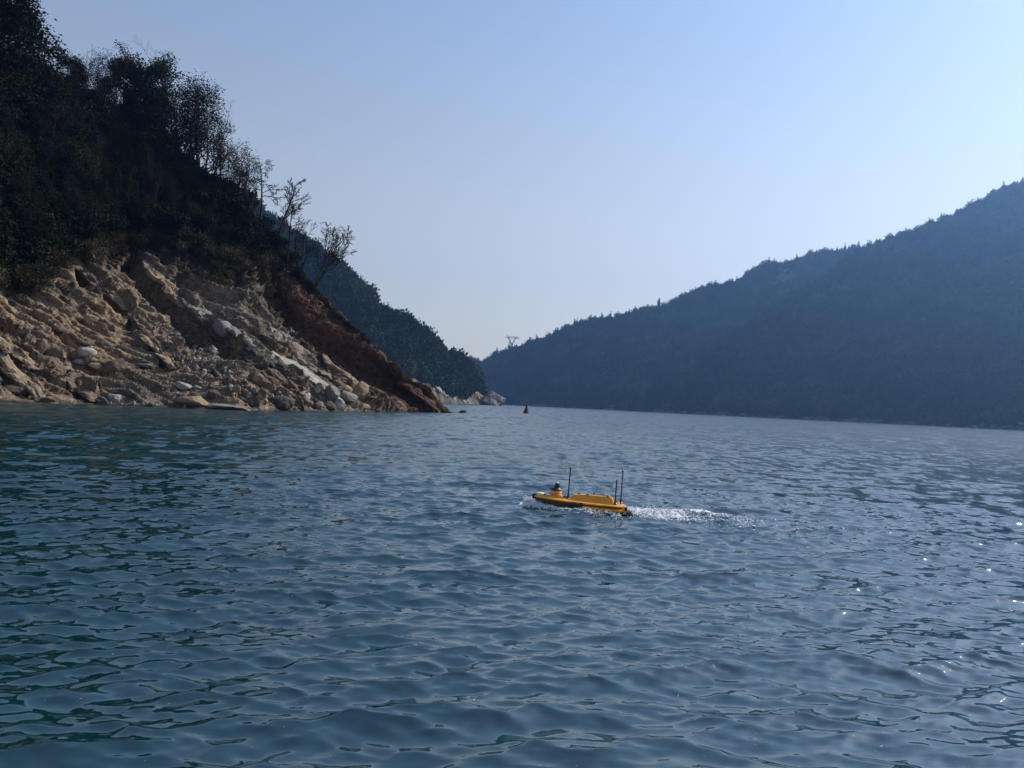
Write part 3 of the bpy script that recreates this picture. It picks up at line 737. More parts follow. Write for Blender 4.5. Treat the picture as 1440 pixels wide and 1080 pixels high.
# tilted ledges: long slabs of bed rock between two points of the slope
def ledge(a, b, wpx, tpx, label, mat, seed, out=.3, name='rock_ledge', sub=4, taper=.0, depth=1.5):
    A, _ = hit(*a); B, _ = hit(*b)
    if A is None or B is None: print('ledge miss', label); return
    k = ((A + B) / 2 - O).dot(f0) / F
    L = (B - A).length; T_ = tpx * k; W_ = wpx * k * depth
    rg = np.random.default_rng(seed); D, Fc0 = ICO[3]; VV, FF = [], []
    ns = 12; slab = mat == 'rock_pale'
    if slab: ns = 3
    for q_ in range(ns):
        big = q_ < 5
        l_ = L * (rg.uniform(.24, .40) if big else rg.uniform(.08, .2)) * (2.1 if slab else 1); t_ = T_ * (rg.uniform(.5, .75) if big else rg.uniform(.3, .6)); w_ = W_ * (rg.uniform(.6, .95) if big else rg.uniform(.3, .7))
        n = rg.normal(size=(11, 3)) * np.array([.8, 1, 1]); n /= np.linalg.norm(n, axis=1, keepdims=True); d = rg.uniform(.72, 1.05, 11)
        p = 7.0; Rr_ = 1 / (np.abs(D) ** p).sum(1) ** (1 / p)
        qq = (D * Rr_[:, None]) @ n.T; Rr_ = Rr_ * np.minimum(1, np.min(np.where(qq > .05, d / np.maximum(qq, .05), 9), 1))
        V = D * Rr_[:, None] * np.array([l_, w_, t_]) / 2
        # skew the ends so that they break across the bed
        V[:, 0] += V[:, 2] * rg.uniform(-1.2, 1.2) + V[:, 1] * rg.uniform(-.7, .7)
        nz = fbm(V[:, 0] * .9 + seed * 3 + q_ * 7, V[:, 1] * 1.8, V[:, 2] * 2.6, 5, seed + q_, .65)
        V = V * (1 + .22 * nz[:, None] * np.array([0, 1, 1])); V[:, 2] += nz * T_ * .30
        c0 = ((-.38, -.19, 0, .19, .38) if not slab else (-.08, .12, .28))[q_] * L if big else rg.uniform(-.45, .45) * L
        ra_ = rg.normal() * .10; V[:, [0, 2]] = V[:, [0, 2]] @ np.array([[math.cos(ra_), math.sin(ra_)], [-math.sin(ra_), math.cos(ra_)]])
        ra_ = rg.normal() * .16; V[:, [0, 1]] = V[:, [0, 1]] @ np.array([[math.cos(ra_), math.sin(ra_)], [-math.sin(ra_), math.cos(ra_)]])
        V = V + np.array([c0, rg.uniform(-.35, .35) * W_ * (.3 if big else 1), rg.uniform(-.3, .25) * T_ * (.6 if big else 1.2)])
        FF.append(Fc0 + len(V) * q_); VV.append(V)
    V = np.concatenate(VV); Fc = np.concatenate(FF)
    me = mesh_np(name, V, Fc, [M[mat]], smooth=False)
    o = link(name, me)
    X = (B - A).normalized(); Zv = Vector(Nn).normalized(); Yv = Zv.cross(X).normalized(); Zv = X.cross(Yv)
    R3 = Matrix((X, Yv, Zv)).transposed().to_4x4()
    o.matrix_world = Matrix.Translation((A + B) / 2 + Zv * T_ * (out - .2)) @ R3
    tag(o, label, 'rock ledge'); return o
LEDGES = [
 ((206, 372), (262, 434), 20, 14, 'long upper ledge of broken pale rock slanting down from the brush', 'rock_tan', 11, .35, .3),
 ((250, 420), (345, 482), 17, 13, 'slanting grey ledge that continues the long upper ledge above the scree', 'rock_grey', 12, .35, .3),
 ((82, 352), (150, 410), 12, 11, 'narrow upper ledge slanting under the dark trees on the left', 'rock_brown', 13, .35, .4),
 ((140, 400), (180, 438), 14, 13, 'short broken ledge with a steep pale end over the tan earth', 'rock_tan', 14, .4, .2),
 ((284, 452), (372, 516), 26, 24, 'thick dark ledge overhanging the middle of the scree', 'rock_dark', 15, .30, .3),
 ((368, 500), (458, 548), 30, 12, 'smooth pale slab sloping down toward the shore pile', 'rock_pale', 16, .35, .3),
 ((382, 468), (420, 492), 14, 12, 'arched pale rim of rock in the grey slope', 'rock_grey', 17, .3, .5),
 ((-12, 492), (60, 560), 14, 12, 'slanting tan ledge at the left edge of the shore', 'rock_tan', 18, .3, .3),
 ((62, 502), (128, 563), 22, 17, 'thick brown ledge slanting down to the black waterline rock', 'rock_brown', 19, .3, .3),
 ((-10, 470), (50, 520), 12, 10, 'thin tan ledge above the slanting ledge at the left edge', 'rock_tan', 20, .3, .3),
 ((178, 440), (238, 500), 12, 11, 'dark rib of rock running down the left side of the scree', 'rock_brown', 21, .3, .4),
 ((196, 470), (246, 520), 10, 9, 'second brown rib beside the scree below the dark rib', 'rock_tan', 22, .3, .4),
 ((300, 520), (362, 572), 13, 11, 'low brown rib between the scree and the waterline', 'rock_brown', 23, .3, .4),
 ((380, 520), (432, 566), 12, 11, 'ragged brown rib below the pale slab', 'rock_brown', 24, .3, .4),
 ((345, 488), (400, 520), 10, 9, 'dark layered rock between thick dark ledge and pale slab', 'rock_dark', 25, .3, .4),
 ((455, 505), (520, 552), 9, 8, 'thin tan rib along the foot of the red scarp', 'rock_tan', 26, .3, .5),
 ((560, 535), (612, 572), 12, 9, 'reddish ledge running down the point', 'rock_red', 27, .3, .4),
 ((600, 556), (640, 579), 10, 7, 'last reddish ledge where the point meets the water', 'rock_red', 28, .3, .4),
]
for a, b, w_, t_, lab, mt, sdv, out, tp in LEDGES:
    ledge(a, b, w_, t_, lab, mt, sdv, out, taper=tp)

# scree: single stones, then fine rubble
STONE = {m: [rock_mesh('stone_' + m, 300 + i, 2, (1, .8, .62), mat=m, planes=9, roundness=.08) for i in range(4)] for m in ('rock_brown', 'rock_tan', 'rock_grey', 'rock_pale')}
def in_poly(x, y, poly):
    c = False
    for (x1, y1), (x2, y2) in zip(poly, poly[1:] + poly[:1]):
        if (y1 > y) != (y2 > y) and x < (x2 - x1) * (y - y1) / (y2 - y1) + x1: c = not c
    return c
scree = [(185, 438), (240, 452), (300, 486), (362, 528), (440, 572), (350, 572), (300, 545), (250, 540), (215, 505)]
core = [(255, 490), (300, 492), (352, 530), (405, 572), (350, 568), (300, 535), (255, 520)]
def rnd_rot(): return (random.uniform(0, 6.28), random.uniform(0, 6.28), random.uniform(0, 6.28))
n = 0
while n < 230:
    px, py = random.uniform(180, 440), random.uniform(436, 574)
    if not in_poly(px, py, scree if n % 3 == 0 else core): continue
    l, nn = hit(px, py)
    if l is None: continue
    k = (l - O).dot(f0) / F
    m = random.choices(('rock_brown', 'rock_tan', 'rock_grey', 'rock_pale'), (3, 3, 4, 2.5))[0]
    o = link('scree_stone', random.choice(STONE[m])); s = k * random.choice((4, 5, 6, 7, 8, 10, 13))
    o.location = l + nn * s * .15; o.rotation_euler = rnd_rot(); o.scale = (s, s, s)
    tag(o, 'angular loose stone in the scree below the slanting ledges', 'stone', 'loose stones of the scree'); n += 1
for k_ in range(46):      # stones along the waterline
    px = random.uniform(5, 640); py = np.interp(px, [p[0] for p in near_wl], [p[1] for p in near_wl]) - random.uniform(.5, 5)
    l, nn = hit(px, py)
    if l is None: continue
    k = (l - O).dot(f0) / F
    o = link('shore_stone', random.choice(STONE['rock_brown' if px > 520 or random.random() < .4 else 'rock_grey'])); s = k * random.uniform(3, 9)
    o.location = l + nn * s * .1; o.rotation_euler = rnd_rot(); o.scale = (s, s, s)
    tag(o, 'loose stone along the near waterline under the bare slope', 'stone', 'stones along the near waterline')

# ---- geometry-node scatter for what cannot be counted
FT_ROUND = None
def scatter(name, pts, rots, scs, protos, label, seed=0):
    c = bpy.data.collections.new(name + '_sources')
    for i, me in enumerate(protos):
        o = bpy.data.objects.new('%s_source' % name, me); c.objects.link(o)
    me = bpy.data.meshes.new(name); me.vertices.add(len(pts)); me.vertices.foreach_set('co', np.asarray(pts, dtype=np.float32).ravel())
    a = me.attributes.new('rot', 'FLOAT_VECTOR', 'POINT'); a.data.foreach_set('vector', np.asarray(rots, dtype=np.float32).ravel())
    a = me.attributes.new('scl', 'FLOAT_VECTOR', 'POINT'); a.data.foreach_set('vector', np.asarray(scs, dtype=np.float32).ravel())
    o = link(name, me)
    g = bpy.data.node_groups.new(name, 'GeometryNodeTree')
    g.interface.new_socket('Geometry', in_out='INPUT', socket_type='NodeSocketGeometry'); g.interface.new_socket('Geometry', in_out='OUTPUT', socket_type='NodeSocketGeometry')
    N = g.nodes.new; gi, go = N('NodeGroupInput'), N('NodeGroupOutput')
    iop = N('GeometryNodeInstanceOnPoints'); ci = N('GeometryNodeCollectionInfo'); ci.inputs['Collection'].default_value = c
    ci.inputs['Separate Children'].default_value = True; ci.inputs['Reset Children'].default_value = True
    ra = N('GeometryNodeInputNamedAttribute'); ra.data_type = 'FLOAT_VECTOR'; ra.inputs[0].default_value = 'rot'
    sa = N('GeometryNodeInputNamedAttribute'); sa.data_type = 'FLOAT_VECTOR'; sa.inputs[0].default_value = 'scl'
    er = N('FunctionNodeEulerToRotation')
    rv = N('FunctionNodeRandomValue'); rv.data_type = 'INT'; rv.inputs[4].default_value = 0; rv.inputs[5].default_value = len(protos) - 1; rv.inputs['Seed'].default_value = seed
    L = g.links.new
    L(gi.outputs[0], iop.inputs['Points']); L(ci.outputs[0], iop.inputs['Instance']); iop.inputs['Pick Instance'].default_value = True
    L(rv.outputs[2], iop.inputs['Instance Index']); L(ra.outputs[0], er.inputs[0]); L(er.outputs[0], iop.inputs['Rotation']); L(sa.outputs[0], iop.inputs['Scale'])
    L(iop.outputs[0], go.inputs[0])
    md = o.modifiers.new('scatter', 'NODES'); md.node_group = g
    tag(o, label, kind='stuff'); return o

# fine rubble over the bare slope
pts, rots, scs = [], [], []
while len(pts) < 2600:
    px, py = random.uniform(0, 640), random.uniform(430, 581)
    if len(pts) % 2 and not in_poly(px, py, scree): continue
    if px > 355 and py < np.interp(px, gl_x, gl_y) + 3 and random.random() < .93: continue
    l, nn = hit(px, py)
    if l is None or l.z > 26: continue
    k = (l - O).dot(f0) / F; s = k * random.uniform(1.5, 4.2)
    pts.append(l[:]); rots.append(rnd_rot()); scs.append((s, s, s))
scatter('rubble', pts, rots, scs, [STONE[m][i] for m in ('rock_brown', 'rock_tan', 'rock_grey') for i in (0, 1)], 'fine broken rubble strewn over the bare slope')

# ------------------------------------------------------------------ near vegetation
def on_near(px, py):
    for d in (6, 12, 18):
        if hit(px, py)[0] is None: py += 6
    l, nn = hit(px, py); return l
SKY_TREES = [   # base px, base py, height px, proto, label, tilt
 (10, 150, 185, EVG[0], 'tallest dark evergreen filling the top left corner of the slope', 0),
 (-40, 160, 210, EVG[1], 'dark evergreen cut by the left edge behind the tallest one', 0),
 (88, 178, 92, OLV[0], 'thin topped scrub tree right of the tallest evergreen', 0),
 (128, 172, 88, OLV[1], 'wispy scrub tree between the tallest evergreen and the twin leafy peaks', .05),
 (160, 185, 95, EVG[2], 'low rounded evergreen just before the twin leafy peaks', 0),
 (190, 195, 128, UPR[0], 'upright leafy tree, first of the twin peaks on the skyline', -.04),
 (222, 214, 140, UPR[1], 'upright leafy tree with a thin tip, second of the twin peaks', .06),
 (243, 232, 150, BARE[0], 'thin bare tree poking above the second leafy peak', .08),
 (262, 246, 140, OLV[0], 'dark evergreen on the shoulder of the slope past the twin peaks', .06),
 (288, 268, 146, OLV[2], 'airy olive tree on the shoulder with sky showing through it', .10),
 (105, 166, 82, EVG[0], 'flat topped evergreen filling the gap behind the wispy scrub tree', 0),
 (145, 180, 100, OLV[2], 'scrub tree with loose twigs before the twin leafy peaks', .03),
 (174, 190, 108, EVG[1], 'leafy evergreen at the foot of the first twin peak', -.03),
 (206, 204, 112, EVG[0], 'dense evergreen filling the dip between the twin peaks', .02),
 (252, 238, 134, OLV[1], 'scrub tree just past the thin bare tree', .05),
 (276, 254, 138, UPR[1], 'narrow leafy tree with a twisted top on the shoulder', .08),
 (300, 276, 136, BARE[1], 'bare tree among the leafy trees of the shoulder', .08),
 (326, 298, 100, OLV[0], 'low scrub tree where the dense wood meets the bare trees', .1),
 (70, 160, 95, BARE[2], 'thin bare tree beside the tallest evergreen', .03),
 (116, 172, 104, BARE[0], 'bare twiggy tree rising over the flat topped evergreen', -.05),
 (212, 204, 150, BARE[1], 'bare twiggy tree showing above the first twin peak', .02),
 (312, 290, 128, UPR[0], 'narrow dark tree at the end of the dense wood', .08),
]
for bx, by, hp, pr, lab, tl in SKY_TREES:
    l = on_near(bx, by)
    if l is None: print('miss', lab); continue
    place_tree(pr, l, px_h(l, hp), random.uniform(0, 6.28), lab, 'trees on the near skyline', tilt=(0, tl))
BARE_SPEC = [  # base, height px, lean, seed, kwargs, label
 ((366, 314), 112, (.02, 0), 201, dict(kids=(14, 6, 5), angs=(62, 55, 45), ratio=(.30, .5, .5), first=.42, upw=.02, droop=.10, r0=.016), 'bare tree with a thick dark trunk and a drooping feathery head'),
 ((338, 300), 88, (-.05, 0), 202, dict(kids=(10, 6, 5), angs=(50, 45, 40), first=.2, stems=2), 'bushy bare tree left of the feathery headed one'),
 ((384, 332), 90, (.30, 0), 203, dict(kids=(8, 6, 4), angs=(45, 42, 40), first=.35, upw=.06), 'small bare tree leaning right beside the slender straight one'),
 ((402, 386), 140, (.02, 0), 204, dict(kids=(20, 4, 3), angs=(58, 45, 40), ratio=(.20, .5, .5), first=.38, upw=.03, wob=.03, r0=.009), 'slender straight bare tree with short side twigs'),
 ((393, 372), 92, (-.02, 0), 205, dict(kids=(12, 4, 3), angs=(45, 45, 40), ratio=(.25, .5, .5), first=.4, wob=.05, r0=.008), 'thin low bare sapling behind the slender straight tree'),
 ((421, 397), 92, (.05, 0), 206, dict(stems=3, spread=.42, kids=(7, 6, 4), angs=(40, 42, 40), first=.3, upw=.12, r0=.014), 'forked bare tree with several dark stems at the edge of the scarp'),
 ((440, 408), 104, (.62, 0), 207, dict(stems=3, spread=.30, kids=(8, 6, 5), angs=(36, 38, 40), first=.3, upw=.07, r0=.012), 'wide bare tree leaning right over the scarp, last before open sky'),
 ((443, 406), 74, (-.02, 0), 208, dict(kids=(9, 4, 3), angs=(40, 40, 40), first=.4, wob=.05, r0=.01), 'short upright bare stem behind the wide leaning tree'),
]
for (bx, by), hp, ln, sdv, kw, lab in BARE_SPEC:
    l = on_near(bx, by)
    if l is None:
        l = on_near(bx - 4, by + 8)
    if l is None: print('miss', lab); continue
    segs, tips = grow(sdv, 8.0, lean=ln, **kw)
    v, f = tube_mesh([(a, b, max(c, .022), max(d, .016)) for a, b, c, d in segs])
    me = mesh_np('bare_tree', v, f, [M['bark']])
    o = link('bare_tree', me); s = px_h(l, hp) / tips[:, 2].max(); o.scale = (s, s, s); o.location = l
    tag(o, lab, 'tree', 'bare trees along the ridge')
# dense wood
wood = [(-60, 140), (0, 165), (100, 185), (200, 215), (300, 282), (350, 316), (380, 340), (400, 370), (330, 354), (200, 326), (150, 338), (100, 338), (60, 380), (-60, 400)]
n = 0; rows = []
g_ = 0
while n < 120 and g_ < 5000:
    g_ += 1
    px, py = random.uniform(-60, 395), random.uniform(130, 402)
    if not in_poly(px, py, wood): continue
    if any((px - a) ** 2 + ((py - b) * 1.2) ** 2 < 18 ** 2 for a, b in rows): continue
    l = on_near(px, py)
    if l is None: continue
    rows.append((px, py)); n += 1
    hp = random.uniform(42, 78) * (1 if px < 260 else .72) * (1.2 if px < 80 else 1)
    pr = random.choice(EVG + EVG + OLV + UPR + BARE)
    kd = 'spreading evergreen' if pr in EVG else 'thin leaved scrub tree' if pr in OLV else 'narrow upright tree' if pr in UPR else 'bare twiggy tree'
    wh = ('near the corner evergreen' if px < 75 else 'below the twin leafy peaks' if px < 235 else 'on the shoulder above the red scarp') + (' above the brush' if py > 300 else ' in mid wood' if py > 230 else ' high in the wood')
    place_tree(pr, l, px_h(l, hp), random.uniform(0, 6.28), 'dark %s %s' % (kd, wh), 'trees of the dense wood', tilt=(random.uniform(-.1, .1), random.uniform(-.05, .15)))
# brush at the edge of the wood and on the scarp crest
def bush_proto(seed, mat, bark, n, size=.12, H=1.4, stems=6, droop=0, spread=.7):
    segs, tips = grow(seed, H, stems=stems, kids=(5, 4), angs=(45, 45), ratio=(.5, .5), first=.2, spread=spread, r0=.008, upw=.06, droop=droop)
    tv, tf = tube_mesh([(a, b, max(c, .006), max(d, .005)) for a, b, c, d in segs], lambda r: 3)
    lv, lf = leaves(tips, n, size, .10, seed + 1)
    V = np.concatenate([tv, lv]); Fc = np.concatenate([tf, lf + len(tv)])
    return mesh_np('bush', V, Fc, [M[bark], M[mat]], smooth=False, idx=[0] * len(tf) + [1] * len(lf))
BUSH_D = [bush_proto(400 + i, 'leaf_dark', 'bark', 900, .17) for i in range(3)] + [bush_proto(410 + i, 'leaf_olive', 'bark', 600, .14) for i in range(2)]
BUSH_T = [bush_proto(420 + i, 'leaf_dry', 'bark_pale', 420, .13, stems=9, droop=.03) for i in range(2)] + [bush_proto(430 + i, 'leaf_olive', 'bark_pale', 320, .12) for i in range(1)]
def brush(name, polyf, N, protos, smin, smax, label, sd):
    rg = random.Random(sd); pts, rots, scs = [], [], []; t = 0
    while len(pts) < N and t < N * 12:
        t += 1
        px, py, kx = polyf(rg)
        l, nn = hit(px, py)
        if l is None: continue
        s = rg.uniform(smin, smax) * kx
        pts.append((l - nn * .1)[:]); rots.append((rg.uniform(-.3, .3), rg.uniform(-.2, .4), rg.uniform(0, 6.28))); scs.append((s, s, s * rg.uniform(.8, 1.2)))
    return scatter(name, pts, rots, scs, protos, label, sd)
def f_under(rg):
    while True:
        px, py = rg.uniform(-260, 460), rg.uniform(90, 412)
        e = np.interp(px, vb_x, vb_y)
        if py < e - rg.uniform(4, 20): return px, py, 1.0
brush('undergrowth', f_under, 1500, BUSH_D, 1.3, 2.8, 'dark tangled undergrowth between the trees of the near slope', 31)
def f_sky(rg):
    px = rg.uniform(30, 345); return px, np.interp(px, [p[0] for p in near_sil], [p[1] for p in near_sil]) + rg.uniform(3, 26), 1.0
brush('skyline_scrub', f_sky, 170, BUSH_D, 1.8, 3.4, 'dark scrub filling the gaps under the skyline trees', 36)
def f_edge(rg):
    px = rg.uniform(-60, 395); return px, np.interp(px, vb_x, vb_y) + rg.gauss(-2, 8), 1.0
brush('dry_brush', f_edge, 330, BUSH_T, .7, 1.7, 'dry brush and creepers along the lower edge of the wood', 32)
def f_edge2(rg):
    px, py = rg.gauss(325, 26), rg.gauss(380, 13); return px, py, .8
brush('hanging_scrub', f_edge2, 130, BUSH_T, .6, 1.5, 'pale scrub hanging down the head of the bare slope', 33)
def f_crest(rg):
    px = rg.uniform(340, 520); return px, np.interp(px, [p[0] for p in near_sil], [p[1] for p in near_sil]) + rg.uniform(0, 9 if px < 440 else 3), (1.0 if px < 440 else .5)
brush('crest_scrub', f_crest, 210, BUSH_T + BUSH_D[3:], .5, 1.3, 'scrub along the crest of the red scarp', 34)
def f_spr(rg):
    px, py = rg.uniform(0, 520), rg.uniform(410, 560); return px, py, .5
brush('grass_tufts', f_spr, 160, BUSH_T, .4, .9, 'dry tufts scattered over the bare slope', 35)

# ------------------------------------------------------------------ far woods
def crown_far(seed, H=1.0, conic=False, n=190, tri=.17):
    rg = np.random.default_rng(seed); D, Fc = ICO[2]
    nz = fbm(D[:, 0] * 1.6 + seed, D[:, 1] * 1.6, D[:, 2] * 1.6, 3, seed)
    R = .36 * (1 + .5 * nz)
    V = D * R[:, None] * np.array([1, 1, 1.05])
    if conic: V[:, :2] *= np.clip(.9 - V[:, 2:3] * 1.6, .05, 1.4) * .6; V[:, 2] *= 1.5
    V[:, 2] += .55
    i = rg.integers(0, len(V), n); c = V[i] + (V[i] - np.array([0, 0, .5])) * rg.uniform(-.05, .45, (n, 1)) + rg.normal(size=(n, 3)) * .02
    u = rg.normal(size=(n, 3)); u /= np.linalg.norm(u, axis=1, keepdims=True); w2 = np.cross(u, rg.normal(size=(n, 3))); w2 /= np.linalg.norm(w2, axis=1, keepdims=True)
    s = tri * rg.uniform(.5, 1.1, (n, 1))
    T3 = np.stack([c - w2 * s * .5, c + w2 * s * .5, c + u * s], 1).reshape(-1, 3)
    k = 5; a = np.arange(k) * 2 * math.pi / k
    ring = np.stack([np.cos(a) * .03, np.sin(a) * .03], -1)
    tr = np.concatenate([np.c_[ring, np.full(k, -.1)], np.c_[ring * .5, np.full(k, .5)]])
    tf = []
    for q_ in range(k):
        r_ = (q_ + 1) % k; tf += [[q_, r_, k + r_], [q_, k + r_, k + q_]]
    VV = np.concatenate([V, T3, tr]); FF = np.concatenate([Fc, np.arange(3 * n).reshape(-1, 3) + len(V), np.array(tf) + len(V) + 3 * n])
    return mesh_np('far_tree', VV, FF, [M['leaf_far'], M['bark']], smooth=False, idx=[0] * (len(Fc) + n) + [1] * len(tf))
FT = [crown_far(500 + i) for i in range(4)] + [crown_far(510, conic=True)]
def wood_on(T, name, N, smin, smax, label, sd, pxr, FT):
    rg = np.random.default_rng(sd); P, V, b = T['P'], T['V'], T['b']
    m = (V > .0) & (V <= 1.08) & (T['PX'] > pxr[0]) & (T['PX'] < pxr[1])
    # weight by area of each cell
    d1 = np.linalg.norm(np.gradient(P, axis=0), axis=-1); d2 = np.linalg.norm(np.gradient(P, axis=1), axis=-1)
    wgt = (d1 * d2 * m * np.clip(1 - b * 1.25, .0, 1)).ravel(); wgt /= wgt.sum()
    idx = rg.choice(len(wgt), N, p=wgt); p = P.reshape(-1, 3)[idx]
    j = rg.uniform(-.5, .5, (N, 2)); i0, i1 = np.unravel_index(idx, V.shape)
    gu = np.gradient(P, axis=0)[i0, i1]; gv = np.gradient(P, axis=1)[i0, i1]
    p = p + gu * j[:, :1] + gv * j[:, 1:]
    s = rg.uniform(smin, smax, N) * (1 + .3 * rg.normal(size=N).clip(-1, 1.5))
    sc = np.stack([s, s, s * rg.uniform(.8, 1.3, N)], -1)
    r = np.stack([rg.uniform(-.1, .1, N), rg.uniform(-.1, .1, N), rg.uniform(0, 6.28, N)], -1)
    p[:, 2] -= s * .12
    return scatter(name, p, r, sc, FT, label, sd)
wood_on(MID, 'hill_woods', 9000, 4.5, 9, 'close packed woodland covering the blue green hill', 41, (330, 712), FT[:4])
wood_on(RB, 'mountain_woods', 15000, 8, 14, 'woodland covering the distant mountain', 42, (655, 1260), FT)
wood_on(RA, 'right_mountain_woods', 16000, 7, 13, 'woodland covering the large mountain on the right', 43, (884, 1900), FT)
def skyline(T, sil, pxa, pxb, step, lo, hi, label, group, sd, cap):
    rg = random.Random(sd); x = pxa; xs = [p[0] for p in sil]; ys = [p[1] for p in sil]; n = 0
    while x < pxb and n < cap:
        y = np.interp(x, xs, ys) + 5
        for dy in (1.5, 2.5, 4, 6, 8):
            h = T['bvh'].ray_cast(O, ray(x, y + dy))
            if h[0]: break
        if h[0]:
            k = (h[0] - O).dot(f0) / F
            o = link('skyline_tree', rg.choice(FT[:4] + (FT[4:] if T is not MID else []))); s = rg.uniform(lo, hi) * k * (1.2 if rg.random() < .1 else 1)
            o.location = h[0] - Vector((0, 0, s * .25)); o.scale = (s * .95, s * .95, s); o.rotation_euler = (0, 0, rg.uniform(0, 6.28))
            tag(o, label, 'tree', group); n += 1
        x += step * rg.uniform(.6, 1.5)
skyline(MID, mid_sil, 400, 700, 6.5, 9, 15, 'small tree on the skyline of the blue green hill', 'skyline trees of the blue green hill', 51, 60)
skyline(RB, rb_sil, 664, 1235, 6.5, 7, 12, 'tiny tree on the skyline of the distant mountain', 'skyline trees of the distant mountain', 52, 100)
skyline(RA, ra_sil, 1225, 1440, 4.6, 7, 13, 'tiny tree on the steep skyline of the large right hand mountain', 'skyline trees of the right mountain', 53, 60)

# pale boulders at the foot of the wooded hill, and the rock knob
for i in range(44):
    px = random.uniform(588, 660); lo = np.interp(px, [588, 600, 625, 660], [533, 538, 552, 562]); py = random.uniform(lo, np.interp(px, [588, 620, 660], [552, 566, 568]))
    h = MID['bvh'].ray_cast(O, ray(px, py))
    if not h[0]: continue
    k = (h[0] - O).dot(f0) / F; s = k * random.uniform(3, 11)
    o = link('shore_boulder', random.choice(STONE['rock_pale'])); o.location = h[0]; o.scale = (s, s, s * 1.1); o.rotation_euler = rnd_rot()
    tag(o, 'pale boulder in the rock fall at the foot of the wooded hill', 'boulder', 'pale boulders below the wooded hill')
for px, py, w_, h_, lab, mt in ((690, 561, 42, 26, 'pale rock knob ending the wooded hill at the water', 'rock_grey'), (668, 560, 30, 24, 'brown rock shoulder beside the pale knob below the wooded hill', 'rock_tan')):
    l = water_at(px, 569.5); l = ray(px, 569); l = Vector((l.x, l.y, 0)).normalized() * 740
    place_rock(px, py, w_, h_, lab, mt, 14, 900 + px, .1, 1.0, loc=Vector((l.x, l.y, 2)), sub=4, rough=.16, name='rock_outcrop', cat='rock')
l1 = MID['bvh'].ray_cast(O, ray(614, 547))
place_rock(612, 549, 34, 8, 'long pale streak of bare slab above the rock fall', 'rock_pale', 38, 955, .1, .6, name='bare_slab', cat='rock', loc=l1[0], rough=.1) if l1[0] else None
for px, py, w_, h_ in ((1383, 599, 8, 5), (1372, 601, 6, 3), (1437, 597, 10, 6), (880, 573, 12, 4), (862, 572, 8, 3)):
    T_ = RA if px > 900 else RB
    h = T_['bvh'].ray_cast(O, ray(px, py))
    if h[0]: place_rock(px, py, w_, h_, 'pale rock patch at the far waterline below the mountains', 'rock_pale', 5, int(px), .1, loc=h[0], name='far_shore_rock', group='pale rocks on the far waterline', cat='rock', sub=2)

# ------------------------------------------------------------------ power pylons
def bar(a, b, r): return (np.array(a, float), np.array(b, float), r, r)
def pylon(loc, H, rz, label, style='v'):
    e = empty('power_pylon', loc, rz); tag(e, label, 'pylon')
    t = (.011 if H > 40 else .0065) * H; w0, w1 = .10 * H, .035 * H
    s = []; zt = .55 * H if style == 'v' else .86 * H
    L = [0, .12, .24, .36, .46, .55] if style == 'v' else [0, .15, .3, .45, .6, .73, .86]
    def cor(z, i):
        w_ = w0 + (w1 - w0) * (z / zt); return (w_ * (1, 1, -1, -1)[i], w_ * (1, -1, -1, 1)[i], z)
    for a, b in zip(L, L[1:]):
        for i in range(4):
            s.append(bar(cor(a * H, i), cor(b * H, i), t)); s.append(bar(cor(a * H, i), cor(b * H, (i + 1) % 4), t * .6)); s.append(bar(cor(a * H, (i + 1) % 4), cor(b * H, i), t * .6))
    v, f = tube_mesh(s, lambda r: 4); link('tower_body', mesh_np('tower_body', v, f, [M['steel']]), e)
    s = []
    if style == 'v':
        for sgn in (-1, 1):
            for yy in (-1, 1):
                s.append(bar((sgn * w1, yy * w1, zt), (sgn * .25 * H, yy * .02 * H, .95 * H), t)); s.append(bar((0, yy * w1, zt), (sgn * .19 * H, yy * .02 * H, .95 * H), t * .8))
            s.append(bar((sgn * .25 * H, 0, .95 * H), (sgn * .27 * H, 0, 1.03 * H), t))
        v, f = tube_mesh(s, lambda r: 4); link('fork', mesh_np('fork', v, f, [M['steel']]), e); s = []
        for yy in (-.02, .02):
            s.append(bar((-.42 * H, yy * H * .2, .88 * H), (.42 * H, yy * H * .2, .88 * H), t)); s.append(bar((-.30 * H, yy * H, .94 * H), (.30 * H, yy * H, .94 * H), t * .8))
        for i in range(-6, 7): s.append(bar((i * .05 * H, 0, .88 * H), ((i + .5) * .05 * H, 0, .94 * H), t * .5))
    else:
        for yy in (-.02, .02):
            s.append(bar((-.20 * H, yy * H * .3, .97 * H), (.20 * H, yy * H * .3, .97 * H), t)); s.append(bar((0, yy * H, .86 * H), (-.20 * H, 0, .97 * H), t)); s.append(bar((0, yy * H, .86 * H), (.20 * H, 0, .97 * H), t))
            s.append(bar((-.12 * H, yy * H * .3, .80 * H), (.12 * H, yy * H * .3, .80 * H), t))
    v, f = tube_mesh(s, lambda r: 4); link('crossarm', mesh_np('crossarm', v, f, [M['steel']]), e)
    return e
def on(T, px, py):
    for d in (0, 1, 2, 3, 5, 7, 10):
        h = T['bvh'].ray_cast(O, ray(px, py + d))
        if h[0]: return h[0]
for T_, px, py, hp, lab, rz, stl in ((RB, 719, 492, 27, 'grey lattice pylon with a forked head standing on the distant ridge', .2, 'v'),
                                 (RB, 681, 507, 11, 'tiny lattice pylon in the low saddle between the hills', .5, 'v'),
                                 (MID, 445, 346, 48, 'lattice pylon with a flat crossarm behind the bare trees', .1, 't')):
    l = on(T_, px, py)
    if l is not None: pylon(l, px_h(l, hp), rz, lab, stl)
    else: print('pylon miss', px)

